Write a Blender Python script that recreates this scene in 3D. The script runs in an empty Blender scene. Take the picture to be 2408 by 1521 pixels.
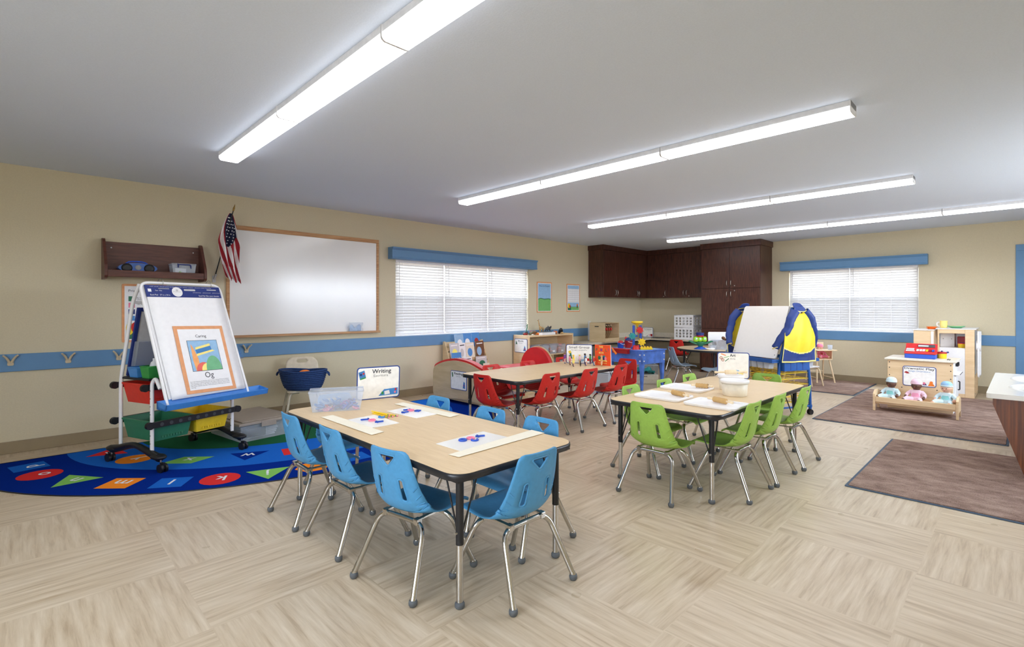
import bpy, bmesh, math, random
from mathutils import Vector, Matrix, geometry
from math import sin, cos, pi, radians, sqrt, atan2
random.seed(7)
SC = bpy.context.scene
COL = SC.collection

# ------------------------------------------------------------------ materials
def lin(c):
    return c / 12.92 if c <= 0.04045 else ((c + 0.055) / 1.055) ** 2.4
def rgb(r, g, b):
    return (lin(r / 255), lin(g / 255), lin(b / 255), 1)
MATS = {}
def bsdf(name, col, rough=0.5, metal=0.0, spec=0.5, trans=0.0, alpha=1.0, coat=0.0, emit=None, es=0.0, sss=0.0):
    m = bpy.data.materials.new(name); m.use_nodes = True
    b = m.node_tree.nodes['Principled BSDF']
    b.inputs['Base Color'].default_value = rgb(*col)
    b.inputs['Roughness'].default_value = rough
    b.inputs['Metallic'].default_value = metal
    b.inputs['Specular IOR Level'].default_value = spec
    b.inputs['Transmission Weight'].default_value = trans
    b.inputs['Alpha'].default_value = alpha
    b.inputs['Coat Weight'].default_value = coat
    if emit:
        b.inputs['Emission Color'].default_value = rgb(*emit); b.inputs['Emission Strength'].default_value = es
    MATS[name] = m
    return m
def N(m, t, **kw):
    n = m.node_tree.nodes.new(t)
    for k, v in kw.items():
        if k.startswith('i_'):
            n.inputs[k[2:].replace('_', ' ')].default_value = v
        else:
            setattr(n, k, v)
    return n
def L(m, a, ao, b, bi):
    m.node_tree.links.new(a.outputs[ao], b.inputs[bi])
def plastic(name, col, rough=0.4, var=0.06, scale=30, bump=0.0, **kw):
    """plain surface with slight procedural mottling"""
    m = bsdf(name, col, rough, **kw)
    b = m.node_tree.nodes['Principled BSDF']
    tc = N(m, 'ShaderNodeTexCoord'); no = N(m, 'ShaderNodeTexNoise', i_Scale=scale, i_Detail=3.0)
    L(m, tc, 'Object', no, 'Vector')
    cr = N(m, 'ShaderNodeValToRGB'); c = rgb(*col)
    cr.color_ramp.elements[0].position = 0.3; cr.color_ramp.elements[1].position = 0.7
    cr.color_ramp.elements[0].color = [x * (1 - var) for x in c[:3]] + [1]
    cr.color_ramp.elements[1].color = [min(1, x * (1 + var)) for x in c[:3]] + [1]
    L(m, no, 'Fac', cr, 'Fac'); L(m, cr, 'Color', b, 'Base Color')
    if bump:
        bp = N(m, 'ShaderNodeBump', i_Strength=bump, i_Distance=0.002)
        L(m, no, 'Fac', bp, 'Height'); L(m, bp, 'Normal', b, 'Normal')
    return m
def wood(name, c1, c2, scale=(1, 1, 12), rough=0.45, nscale=3.0, lo=0.35, hi=0.65, coat=0.0):
    m = bsdf(name, c1, rough, coat=coat); b = m.node_tree.nodes['Principled BSDF']
    tc = N(m, 'ShaderNodeTexCoord'); mp = N(m, 'ShaderNodeMapping'); mp.inputs['Scale'].default_value = scale
    no = N(m, 'ShaderNodeTexNoise', i_Scale=nscale, i_Detail=6.0, i_Roughness=0.6)
    cr = N(m, 'ShaderNodeValToRGB')
    cr.color_ramp.elements[0].position = lo; cr.color_ramp.elements[1].position = hi
    cr.color_ramp.elements[0].color = rgb(*c1); cr.color_ramp.elements[1].color = rgb(*c2)
    L(m, tc, 'Object', mp, 'Vector'); L(m, mp, 'Vector', no, 'Vector'); L(m, no, 'Fac', cr, 'Fac'); L(m, cr, 'Color', b, 'Base Color')
    return m
def clear(name, tint=(225, 232, 240), amount=0.45, rough=0.15):
    """thin clear plastic / glass: mostly transparent, a little cloudy"""
    m = bpy.data.materials.new(name); m.use_nodes = True; nt = m.node_tree; nt.nodes.clear()
    o = nt.nodes.new('ShaderNodeOutputMaterial'); mix = nt.nodes.new('ShaderNodeMixShader')
    t = nt.nodes.new('ShaderNodeBsdfTransparent'); p = nt.nodes.new('ShaderNodeBsdfPrincipled')
    p.inputs['Base Color'].default_value = rgb(*tint); p.inputs['Roughness'].default_value = rough
    t.inputs['Color'].default_value = (0.97, 0.98, 1, 1)
    mix.inputs[0].default_value = amount
    nt.links.new(t.outputs[0], mix.inputs[1]); nt.links.new(p.outputs[0], mix.inputs[2]); nt.links.new(mix.outputs[0], o.inputs[0])
    MATS[name] = m
    return m

plastic('wall_paint', (212, 202, 175), 0.85, var=0.03, scale=90, bump=0.25, spec=0.2)
plastic('ceiling_paint', (216, 227, 244), 0.9, var=0.02, scale=120, bump=0.3, spec=0.1)
plastic('blue_paint', (96, 142, 186), 0.5, var=0.03, scale=8)
plastic('baseboard_tan', (150, 134, 106), 0.5, var=0.04, scale=10)
plastic('diffuser_frame', (225, 226, 228), 0.5)
plastic('white', (238, 238, 240), 0.4, var=0.02)
plastic('white_paper', (240, 240, 243), 0.8, var=0.02)
plastic('cream_paper', (238, 232, 214), 0.85, var=0.02)
plastic('grey', (150, 150, 152), 0.5)
plastic('light_grey', (200, 200, 202), 0.5)
plastic('dark_grey', (70, 72, 76), 0.5)
plastic('black', (22, 22, 26), 0.45)
plastic('black_edge', (30, 31, 36), 0.35)
plastic('ink', (50, 52, 60), 0.7)
plastic('navy', (28, 48, 120), 0.5); plastic('flag_navy', (22, 28, 64), 0.7); plastic('flag_red', (160, 24, 40), 0.7); plastic('player_blue', (56, 96, 168), 0.3); plastic('sign_white', (247, 246, 242), 0.5); plastic('aqua', (140, 208, 210), 0.8); plastic('rose', (240, 160, 190), 0.8)
plastic('sign_blue', (45, 75, 150), 0.4)
plastic('chair_blue', (80, 150, 198), 0.42, var=0.05, scale=60, bump=0.15, spec=0.3)
plastic('chair_red', (192, 40, 34), 0.42, var=0.05, scale=60, bump=0.15, spec=0.3)
plastic('chair_green', (154, 192, 86), 0.42, var=0.05, scale=60, bump=0.15, spec=0.3)
plastic('chair_grey', (140, 160, 180), 0.38, var=0.05, scale=60, bump=0.15)
plastic('red', (205, 40, 42), 0.4)
plastic('red_vinyl', (200, 30, 38), 0.4, scale=14, bump=0.3)
plastic('deep_red', (165, 28, 34), 0.4)
plastic('orange', (245, 130, 40), 0.45)
plastic('book_orange', (238, 84, 38), 0.4)
plastic('peach', (226, 160, 112), 0.6)
plastic('yellow', (240, 205, 40), 0.42)
plastic('pale_yellow', (246, 232, 120), 0.5)
plastic('green', (52, 150, 70), 0.45)
plastic('mid_green', (120, 185, 110), 0.6)
plastic('lime', (160, 220, 60), 0.4)
plastic('dark_green', (40, 112, 82), 0.45)
plastic('teal', (40, 150, 150), 0.45)
plastic('tub_green', (48, 122, 88), 0.45)
plastic('tub_yellow', (232, 198, 32), 0.45)
plastic('tub_red', (215, 50, 36), 0.45)
plastic('blue', (40, 84, 190), 0.42)
plastic('sky_blue', (70, 140, 210), 0.42)
plastic('easel_blue', (58, 128, 205), 0.38)
plastic('frame_blue', (24, 84, 160), 0.38)
plastic('art_blue', (150, 190, 225), 0.7)
plastic('purple', (120, 60, 150), 0.5)
plastic('pink', (236, 130, 160), 0.6)
plastic('pale_pink', (240, 204, 220), 0.8)
plastic('pale_cyan', (206, 228, 236), 0.8)
plastic('brown', (110, 70, 40), 0.6)
plastic('tan', (200, 160, 100), 0.6)
plastic('skin_light', (224, 176, 150), 0.5)
plastic('skin_dark', (100, 66, 50), 0.5)
plastic('beige_plastic', (220, 208, 186), 0.4)
plastic('taupe', (158, 146, 134), 0.45)
plastic('cream', (230, 222, 205), 0.45); plastic('hook_tan', (205, 190, 160), 0.4)
plastic('rope_navy', (34, 62, 112), 0.9, var=0.2, scale=60, bump=0.6)
plastic('cloth_blue', (22, 52, 122), 0.55, scale=12, bump=0.5)
plastic('cloth_yellow', (232, 206, 40), 0.55, scale=12, bump=0.5)
plastic('sand_blue', (80, 122, 212), 0.45, var=0.25, scale=9)
plastic('rug_navy', (14, 46, 138), 0.95, var=0.25, scale=700, bump=0.8, spec=0.0)
plastic('rug_blue', (36, 104, 200), 0.95, var=0.25, scale=700, bump=0.8, spec=0.0)
plastic('rug_green', (42, 98, 66), 0.95, var=0.25, scale=700, bump=0.8, spec=0.0)
plastic('rug_lime', (130, 190, 95), 0.95, var=0.15, scale=700, spec=0.0)
plastic('rug_orange', (245, 140, 45), 0.95, var=0.12, scale=700, spec=0.0)
plastic('rug_red', (215, 55, 55), 0.95, var=0.12, scale=700, spec=0.0)
plastic('rug_white', (225, 228, 232), 0.95, var=0.08, scale=700, spec=0.0)
plastic('rubber', (92, 96, 100), 0.6)
plastic('porcelain', (240, 238, 234), 0.15, var=0.01)
plastic('whiteboard', (240, 240, 240), 0.16, var=0.01, scale=4)
bsdf('chrome', (200, 198, 195), 0.16, metal=1.0)
bsdf('nickel', (190, 188, 182), 0.3, metal=1.0)
bsdf('brass', (150, 120, 70), 0.35, metal=1.0)
plastic('leg_beige', (206, 196, 176), 0.3)
wood('walnut', (42, 22, 18), (98, 56, 42), (14, 14, 1.2), 0.35, 5.0, 0.3, 0.72)
wood('walnut_h', (74, 40, 32), (108, 62, 50), (1.5, 14, 14), 0.4, 4.0, 0.3, 0.72)
wood('vanity_wood', (70, 32, 12), (140, 78, 38), (26, 26, 0.8), 0.35, 3.0, 0.3, 0.75)
wood('maple', (222, 190, 146), (236, 208, 168), (1.2, 1.2, 9), 0.4, 2.5)
wood('maple_lam', (216, 188, 146), (226, 200, 160), (18, 1.5, 18), 0.38, 5.0)
wood('maple_lam_x', (226, 200, 160), (236, 213, 178), (1.5, 18, 18), 0.36, 5.0)
wood('ply', (196, 172, 132), (212, 190, 152), (1.2, 1.2, 7), 0.5, 2.5)
wood('oak', (168, 118, 76), (206, 160, 112), (1.2, 5, 22), 0.5, 4.0)
wood('pale_wood', (226, 200, 160), (240, 220, 184), (6, 6, 1.5), 0.5, 4.0)
clear('clear_plastic', (225, 232, 242), 0.27, 0.25)
clear('frost_plastic', (220, 228, 240), 0.45, 0.4)
clear('glass', (235, 240, 245), 0.08, 0.03)
def lattice_letters(): pass

# mats made of flecked brown loop pile
def mat_brown():
    m = bsdf('mat_brown', (120, 92, 78), 0.95, spec=0.1); b = m.node_tree.nodes['Principled BSDF']
    tc = N(m, 'ShaderNodeTexCoord'); mp = N(m, 'ShaderNodeMapping'); mp.inputs['Scale'].default_value = (3.2, 2.0, 1)
    n1 = N(m, 'ShaderNodeTexNoise', i_Scale=2.2, i_Detail=9.0, i_Roughness=0.72)
    n2 = N(m, 'ShaderNodeTexNoise', i_Scale=160.0, i_Detail=2.0)
    mx = N(m, 'ShaderNodeMath', operation='MULTIPLY_ADD'); mx.inputs[1].default_value = 0.45
    cr = N(m, 'ShaderNodeValToRGB')
    cr.color_ramp.elements[0].position = 0.5; cr.color_ramp.elements[1].position = 0.95
    cr.color_ramp.elements[0].color = rgb(104, 80, 72); cr.color_ramp.elements[1].color = rgb(184, 158, 144)
    L(m, tc, 'Object', mp, 'Vector'); L(m, mp, 'Vector', n1, 'Vector'); L(m, tc, 'Object', n2, 'Vector')
    L(m, n2, 'Fac', mx, 0); L(m, n1, 'Fac', mx, 2); L(m, mx, 0, cr, 'Fac'); L(m, cr, 'Color', b, 'Base Color')
    bp = N(m, 'ShaderNodeBump', i_Strength=0.8, i_Distance=0.004); L(m, n2, 'Fac', bp, 'Height'); L(m, bp, 'Normal', b, 'Normal')
mat_brown()

def floor_mat():
    """striated tiles of 0.61 m, grain turned a quarter on every second tile"""
    m = bsdf('floor_tiles', (205, 186, 158), 0.3, spec=0.5); b = m.node_tree.nodes['Principled BSDF']
    tc = N(m, 'ShaderNodeTexCoord'); sx = N(m, 'ShaderNodeSeparateXYZ'); L(m, tc, 'Object', sx, 0)
    def M(op, a, bb=None, c=None):
        n = N(m, 'ShaderNodeMath', operation=op)
        for i, v in enumerate((a, bb, c)):
            if v is None: continue
            if isinstance(v, (int, float)): n.inputs[i].default_value = v
            else: m.node_tree.links.new(v, n.inputs[i])
        return n.outputs[0]
    S = 0.61
    tx = M('FLOOR', M('DIVIDE', M('SUBTRACT', sx.outputs['X'], 0.53), S))
    ty = M('FLOOR', M('DIVIDE', M('SUBTRACT', sx.outputs['Y'], 0.35), S))
    par = M('MODULO', M('ADD', M('ADD', tx, ty), 101.0), 2.0)      # 0 / 1
    seed = M('ADD', M('MULTIPLY', tx, 3.7), M('MULTIPLY', ty, 5.3))
    def stripes(ax, ay):
        cb = N(m, 'ShaderNodeCombineXYZ')
        m.node_tree.links.new(M('MULTIPLY', sx.outputs['X'], ax), cb.inputs[0])
        m.node_tree.links.new(M('MULTIPLY', sx.outputs['Y'], ay), cb.inputs[1])
        m.node_tree.links.new(seed, cb.inputs[2])
        n = N(m, 'ShaderNodeTexNoise', i_Scale=1.0, i_Detail=5.0, i_Roughness=0.62, i_Distortion=0.25)
        L(m, cb, 0, n, 'Vector')
        return n.outputs['Fac']
    along_x = stripes(2.6, 38.0); along_y = stripes(38.0, 2.6)
    mixv = M('ADD', M('MULTIPLY', along_x, M('SUBTRACT', 1.0, par)), M('MULTIPLY', along_y, par))
    cr = N(m, 'ShaderNodeValToRGB'); e = cr.color_ramp.elements
    e[0].position = 0.3; e[1].position = 0.7
    e[0].color = rgb(176, 154, 127); e[1].color = rgb(219, 203, 180)
    k = e.new(0.46); k.color = rgb(200, 181, 154)
    m.node_tree.links.new(mixv, cr.inputs['Fac'])
    L(m, cr, 'Color', b, 'Base Color')
    big = N(m, 'ShaderNodeTexNoise', i_Scale=5.0, i_Detail=2.0)
    L(m, tc, 'Object', big, 'Vector')
    rr = N(m, 'ShaderNodeMapRange'); rr.inputs['To Min'].default_value = 0.24; rr.inputs['To Max'].default_value = 0.36
    L(m, big, 'Fac', rr, 'Value'); L(m, rr, 'Result', b, 'Roughness')
    bp = N(m, 'ShaderNodeBump', i_Strength=0.15, i_Distance=0.002)
    m.node_tree.links.new(mixv, bp.inputs['Height']); L(m, bp, 'Normal', b, 'Normal')
floor_mat()

def slat_mat():
    m = bpy.data.materials.new('blind_slat'); m.use_nodes = True; nt = m.node_tree; nt.nodes.clear()
    o = nt.nodes.new('ShaderNodeOutputMaterial'); mix = nt.nodes.new('ShaderNodeMixShader')
    d = nt.nodes.new('ShaderNodeBsdfDiffuse'); t = nt.nodes.new('ShaderNodeBsdfTranslucent')
    d.inputs[0].default_value = rgb(246, 246, 247); t.inputs[0].default_value = rgb(106, 101, 95)
    mix.inputs[0].default_value = 0.5
    nt.links.new(d.outputs[0], mix.inputs[1]); nt.links.new(t.outputs[0], mix.inputs[2]); nt.links.new(mix.outputs[0], o.inputs[0])
    MATS['blind_slat'] = m
slat_mat()
LAMP_STRENGTH = 5.0
bsdf('lamp_diffuser', (250, 250, 250), 0.4, emit=(252, 252, 255), es=LAMP_STRENGTH)
bsdf('lamp_side', (245, 245, 245), 0.4, emit=(252, 252, 255), es=1.5)

# ------------------------------------------------------------------ mesh builder
class MB:
    def __init__(s, mat='white'):
        s.v = []; s.f = []; s.fm = []; s.mats = []; s.M = Matrix(); s.sm = []; s.cur(mat); s.smooth = False
    def cur(s, mat):
        if mat not in s.mats: s.mats.append(mat)
        s.c = s.mats.index(mat); return s
    def at(s, M=None):
        s.M = M if M is not None else Matrix(); return s
    def add(s, vs, fs, smooth=None):
        n = len(s.v); s.v += [tuple(s.M @ Vector(p)) for p in vs]
        sm = s.smooth if smooth is None else smooth
        for f in fs:
            s.f.append([n + i for i in f]); s.fm.append(s.c); s.sm.append(sm)
        return s
    def box(s, x0, x1, y0, y1, z0, z1):
        vs = [(x, y, z) for x in (x0, x1) for y in (y0, y1) for z in (z0, z1)]
        return s.add(vs, [(0, 1, 3, 2), (4, 6, 7, 5), (0, 4, 5, 1), (2, 3, 7, 6), (0, 2, 6, 4), (1, 5, 7, 3)], False)
    def cbox(s, c, d):
        return s.box(c[0] - d[0] / 2, c[0] + d[0] / 2, c[1] - d[1] / 2, c[1] + d[1] / 2, c[2] - d[2] / 2, c[2] + d[2] / 2)
    def cyl(s, p0, p1, r0, r1=None, n=16, caps=True, smooth=True):
        p0, p1 = Vector(p0), Vector(p1); r1 = r0 if r1 is None else r1
        d = (p1 - p0).normalized(); a = d.orthogonal().normalized(); b = d.cross(a)
        vs = []
        for p, r in ((p0, r0), (p1, r1)):
            for i in range(n):
                t = 2 * pi * i / n; vs.append(p + a * (r * cos(t)) + b * (r * sin(t)))
        s.add(vs, [(i, (i + 1) % n, n + (i + 1) % n, n + i) for i in range(n)], smooth)
        if caps:
            s.add(vs[:n], [tuple(range(n - 1, -1, -1))], False); s.add(vs[n:], [tuple(range(n))], False)
        return s
    def tube(s, pts, r, n=10, closed=False, caps=True, flat=1.0):
        P = [Vector(p) for p in pts]; m = len(P); R = r if isinstance(r, (list, tuple)) else [r] * m
        T = []
        for i in range(m):
            a = P[i - 1] if (i > 0 or closed) else P[i]; b = P[(i + 1) % m] if (i < m - 1 or closed) else P[i]
            T.append((b - a).normalized())
        nrm = T[0].orthogonal().normalized(); vs = []
        for i in range(m):
            nrm = (nrm - T[i] * nrm.dot(T[i])).normalized(); bn = T[i].cross(nrm)
            for k in range(n):
                t = 2 * pi * k / n; vs.append(P[i] + (nrm * cos(t) + bn * sin(t) * flat) * R[i])
        fs = []
        for i in range(m if closed else m - 1):
            j = (i + 1) % m
            for k in range(n):
                fs.append((i * n + k, i * n + (k + 1) % n, j * n + (k + 1) % n, j * n + k))
        s.add(vs, fs, True)
        if caps and not closed:
            s.add(vs[:n], [tuple(range(n - 1, -1, -1))], False); s.add(vs[-n:], [tuple(range(n))], False)
        return s
    def lathe(s, prof, c=(0, 0, 0), n=24, smooth=True, sx=1.0, sy=1.0):
        vs = [(c[0] + r * cos(2 * pi * k / n) * sx, c[1] + r * sin(2 * pi * k / n) * sy, c[2] + z) for r, z in prof for k in range(n)]
        fs = []
        for i in range(len(prof) - 1):
            for k in range(n):
                fs.append((i * n + k, i * n + (k + 1) % n, (i + 1) * n + (k + 1) % n, (i + 1) * n + k))
        s.add(vs, fs, smooth)
        return s
    def ball(s, c, r, n=14, sc=(1, 1, 1)):
        prof = [(max(1e-4, sin(pi * i / 8)), -cos(pi * i / 8)) for i in range(9)]
        vs = [(c[0] + q * r * cos(2 * pi * k / n) * sc[0], c[1] + q * r * sin(2 * pi * k / n) * sc[1], c[2] + z * r * sc[2]) for q, z in prof for k in range(n)]
        fs = [(i * n + k, i * n + (k + 1) % n, (i + 1) * n + (k + 1) % n, (i + 1) * n + k) for i in range(8) for k in range(n)]
        return s.add(vs, fs, True)
    def prism(s, pts, z0, z1, smooth=False):
        """polygon in local xy extruded along z"""
        n = len(pts); vs = [(x, y, z0) for x, y in pts] + [(x, y, z1) for x, y in pts]
        s.add(vs, [(i, (i + 1) % n, n + (i + 1) % n, n + i) for i in range(n)], smooth)
        return s.add(vs, [tuple(range(n - 1, -1, -1)), tuple(range(n, 2 * n))], False)
    def poly(s, pts, z=0.0):
        return s.add([(x, y, z) for x, y in pts], [tuple(range(len(pts)))], False)
    def grid(s, fn, nu, nv, closed_u=False, smooth=True):
        vs = [fn(i / nu, j / nv) for i in range(nu + (0 if closed_u else 1)) for j in range(nv + 1)]
        fs = []; w = nv + 1; m = nu if closed_u else nu + 1
        for i in range(nu):
            a = i; b = (i + 1) % m
            for j in range(nv):
                fs.append((a * w + j, b * w + j, b * w + j + 1, a * w + j + 1))
        return s.add(vs, fs, smooth)
    def mesh(s, name, recalc=True):
        me = bpy.data.meshes.new(name); me.from_pydata(s.v, [], s.f)
        for m in s.mats: me.materials.append(MATS[m])
        for p, mi, sm in zip(me.polygons, s.fm, s.sm): p.material_index = mi; p.use_smooth = sm
        me.update()
        return me
    def build(s, name, parent=None, bevel=0.0, sub=0, solid=0.0, loc=(0, 0, 0), rz=0.0, weld=False, **props):
        me = s.mesh(name)
        if weld or solid or sub:
            bm = bmesh.new(); bm.from_mesh(me); bmesh.ops.remove_doubles(bm, verts=bm.verts, dist=1e-5)
            bmesh.ops.recalc_face_normals(bm, faces=bm.faces); bm.to_mesh(me); bm.free()
        o = bpy.data.objects.new(name, me); COL.objects.link(o)
        if parent: o.parent = parent
        o.location = loc; o.rotation_euler = (0, 0, rz)
        if solid:
            q = o.modifiers.new('s', 'SOLIDIFY'); q.thickness = solid; q.offset = 0
        if bevel:
            q = o.modifiers.new('b', 'BEVEL'); q.width = bevel; q.segments = 2; q.limit_method = 'ANGLE'; q.angle_limit = radians(40)
            q.harden_normals = False
        if sub:
            q = o.modifiers.new('u', 'SUBSURF'); q.levels = sub; q.render_levels = sub
        for k, v in props.items():
            o[{'cat': 'category'}.get(k, k)] = v
        return o
def thing(name, label, cat, loc=(0, 0, 0), rz=0.0, group=None):
    o = bpy.data.objects.new(name, None); COL.objects.link(o); o.empty_display_size = 0.1
    o.location = loc; o.rotation_euler = (0, 0, rz); o['label'] = label; o['category'] = cat
    if group: o['group'] = group
    return o
def dup(root, loc, rz, label, group=None):
    def cp(o, par):
        c = o.copy(); COL.objects.link(c); c.parent = par
        for k in o.children: cp(k, c)
        return c
    r = cp(root, None); r.location = loc; r.rotation_euler = (0, 0, rz); r['label'] = label
    if group: r['group'] = group
    return r
def T4(x=0, y=0, z=0): return Matrix.Translation((x, y, z))
def RX(a): return Matrix.Rotation(radians(a), 4, 'X')
def RY(a): return Matrix.Rotation(radians(a), 4, 'Y')
def RZ(a): return Matrix.Rotation(radians(a), 4, 'Z')
UP = RX(90)          # picture plane: local x right, y up, z out  ->  faces -Y
def rrect(x0, x1, y0, y1, r, n=5):
    out = []
    for cx, cy, a0 in ((x1 - r, y0 + r, -90), (x1 - r, y1 - r, 0), (x0 + r, y1 - r, 90), (x0 + r, y0 + r, 180)):
        for i in range(n + 1):
            a = radians(a0 + 90 * i / n); out.append((cx + r * cos(a), cy + r * sin(a)))
    return out
def circ(cx, cy, r, n=20, ry=None, a0=0, a1=360):
    ry = r if ry is None else ry
    full = abs(a1 - a0) >= 360
    m = n if full else n + 1
    return [(cx + r * cos(radians(a0 + (a1 - a0) * i / n)), cy + ry * sin(radians(a0 + (a1 - a0) * i / n))) for i in range(m)]
def smooth_path(pts, k=6):
    P = [Vector(p) for p in pts]; out = []
    for i in range(len(P) - 1):
        p0 = P[max(0, i - 1)]; p1 = P[i]; p2 = P[i + 1]; p3 = P[min(len(P) - 1, i + 2)]
        for j in range(k):
            t = j / k
            out.append(0.5 * ((2 * p1) + (-p0 + p2) * t + (2 * p0 - 5 * p1 + 4 * p2 - p3) * t * t + (-p0 + 3 * p1 - 3 * p2 + p3) * t ** 3))
    out.append(P[-1]); return out
def round_path(pts, r=0.03, k=5):
    """polyline with its inner corners rounded"""
    P = [Vector(p) for p in pts]; out = [P[0]]
    for i in range(1, len(P) - 1):
        a = (P[i - 1] - P[i]); b = (P[i + 1] - P[i]); q = min(r, a.length * .49, b.length * .49)
        s0 = P[i] + a.normalized() * q; s1 = P[i] + b.normalized() * q
        for j in range(k + 1):
            t = j / k; out.append((1 - t) ** 2 * s0 + 2 * t * (1 - t) * P[i] + t * t * s1)
    out.append(P[-1]); return out
_txt_cache = {}
def text_into(mb, s, x, y, h, mat, z=0.0006, width=None, align='CENTER', bold=0.0, rot=0.0):
    """flat lettering in the picture plane of mb"""
    key = (s, bold)
    if key not in _txt_cache:
        cu = bpy.data.curves.new('t', 'FONT'); cu.body = s; cu.size = 1.0; cu.offset = bold; cu.resolution_u = 2
        ob = bpy.data.objects.new('t', cu); COL.objects.link(ob)
        dg = bpy.context.evaluated_depsgraph_get(); me = bpy.data.meshes.new_from_object(ob.evaluated_get(dg))
        vs = [tuple(v.co) for v in me.vertices]; fs = [tuple(p.vertices) for p in me.polygons]
        bpy.data.objects.remove(ob); bpy.data.curves.remove(cu); bpy.data.meshes.remove(me)
        _txt_cache[key] = (vs, fs)
    vs, fs = _txt_cache[key]
    if not vs: return
    x0 = min(v[0] for v in vs); x1 = max(v[0] for v in vs)
    sy = h / 0.72; sx = sy if width is None else width / max(1e-6, x1 - x0)
    ox = {'CENTER': -(x0 + x1) / 2, 'LEFT': -x0, 'RIGHT': -x1}[align]
    c, q = cos(rot), sin(rot); mb.cur(mat)
    out = []
    for v in vs:
        a = (v[0] + ox) * sx; b = v[1] * sy
        out.append((x + a * c - b * q, y + a * q + b * c, z))
    mb.add(out, fs, False)
def cdt_surface(outer, holes, fn, step, mb, smooth=True):
    """fill a 2-D outline with holes by a fine triangle net and map it by fn(u,v)"""
    def inside(p, poly):
        r = False; n = len(poly)
        for i in range(n):
            x1, y1 = poly[i]; x2, y2 = poly[(i + 1) % n]
            if (y1 > p[1]) != (y2 > p[1]) and p[0] < (x2 - x1) * (p[1] - y1) / (y2 - y1) + x1: r = not r
        return r
    def dense(poly):
        out = []
        for i in range(len(poly)):
            a, b = Vector(poly[i]), Vector(poly[(i + 1) % len(poly)]); k = max(1, int((b - a).length / step))
            for j in range(k): out.append(tuple(a + (b - a) * (j / k)))
        return out
    O = dense(outer); HS = [dense(h) for h in holes]
    vs = [Vector(p) for p in O]; ed = [(i, (i + 1) % len(O)) for i in range(len(O))]
    for h in HS:
        b = len(vs); vs += [Vector(p) for p in h]; ed += [(b + i, b + (i + 1) % len(h)) for i in range(len(h))]
    xs = [p[0] for p in O]; ys = [p[1] for p in O]
    x = min(xs) + step / 2
    bd = [p for l in [O] + HS for p in l]
    while x < max(xs):
        y = min(ys) + step / 2
        while y < max(ys):
            if inside((x, y), O) and not any(inside((x, y), h) for h in HS) and all((x - q[0]) ** 2 + (y - q[1]) ** 2 > (step * .5) ** 2 for q in bd):
                vs.append(Vector((x, y)))
            y += step
        x += step
    r = geometry.delaunay_2d_cdt(vs, ed, [], 0, 1e-6)
    ov, of = r[0], r[2]; fs = []
    for f in of:
        c = sum((ov[i] for i in f), Vector((0, 0))) / len(f)
        if inside(c, O) and not any(inside(c, h) for h in HS): fs.append(tuple(f))
    mb.add([fn(p[0], p[1]) for p in ov], fs, smooth)
def skin(verts, edges, radii, sub=1, root=0):
    """one continuous surface grown round a jointed skeleton; returns (verts, faces)"""
    me = bpy.data.meshes.new('k'); me.from_pydata(verts, edges, [])
    ob = bpy.data.objects.new('k', me); COL.objects.link(ob)
    md = ob.modifiers.new('k', 'SKIN'); md.use_smooth_shade = True
    for i, r in enumerate(radii):
        r = r if isinstance(r, (tuple, list)) else (r, r)
        me.skin_vertices[0].data[i].radius = r
        me.skin_vertices[0].data[i].use_root = (i == root)
    if sub:
        q = ob.modifiers.new('u', 'SUBSURF'); q.levels = sub
    dg = bpy.context.evaluated_depsgraph_get(); m2 = bpy.data.meshes.new_from_object(ob.evaluated_get(dg))
    vs = [tuple(v.co) for v in m2.vertices]; fs = [tuple(p.vertices) for p in m2.polygons]
    bpy.data.objects.remove(ob); bpy.data.meshes.remove(me); bpy.data.meshes.remove(m2)
    return vs, fs
# ------------------------------------------------------------------ camera, world
cd = bpy.data.cameras.new('camera'); cam = bpy.data.objects.new('camera', cd); COL.objects.link(cam)
cd.sensor_width = 36; cd.lens = 1183.3 / 2408 * 36; cd.shift_y = -36.6 / 2408; cd.clip_start = 0.02; cd.clip_end = 100
cam.location = (0, 0, 1.227); cam.rotation_euler = (pi / 2, 0, radians(45.54 - 90)); SC.camera = cam
SC.view_settings.view_transform = 'Standard'; SC.view_settings.look = 'None'; SC.view_settings.gamma = 1
SC.view_settings.use_curve_mapping = False; SC.cycles.diffuse_bounces = 8; SC.cycles.max_bounces = 14; SC.cycles.transparent_max_bounces = 24; SC.cycles.caustics_reflective = False; SC.view_settings.exposure = 1.65
w = bpy.data.worlds.new('sky'); SC.world = w; w.use_nodes = True
bg = w.node_tree.nodes['Background']
_tc = w.node_tree.nodes.new('ShaderNodeTexCoord'); _sx = w.node_tree.nodes.new('ShaderNodeSeparateXYZ'); _cr = w.node_tree.nodes.new('ShaderNodeValToRGB'); _mr = w.node_tree.nodes.new('ShaderNodeMapRange')
_mr.inputs['From Min'].default_value = -1.0
w.node_tree.links.new(_tc.outputs['Generated'], _sx.inputs[0]); w.node_tree.links.new(_sx.outputs['Z'], _mr.inputs['Value']); w.node_tree.links.new(_mr.outputs['Result'], _cr.inputs['Fac']); w.node_tree.links.new(_cr.outputs['Color'], bg.inputs['Color'])
_e = _cr.color_ramp.elements; _e[0].position = 0.0; _e[0].color = (0.22, 0.21, 0.19, 1); _e[1].position = 1.0; _e[1].color = (0.72, 0.86, 1.0, 1)
_k = _e.new(0.492); _k.color = (0.26, 0.25, 0.23, 1); _k = _e.new(0.51); _k.color = (0.90, 0.95, 1.0, 1); bg.inputs['Strength'].default_value = 8.0

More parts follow.
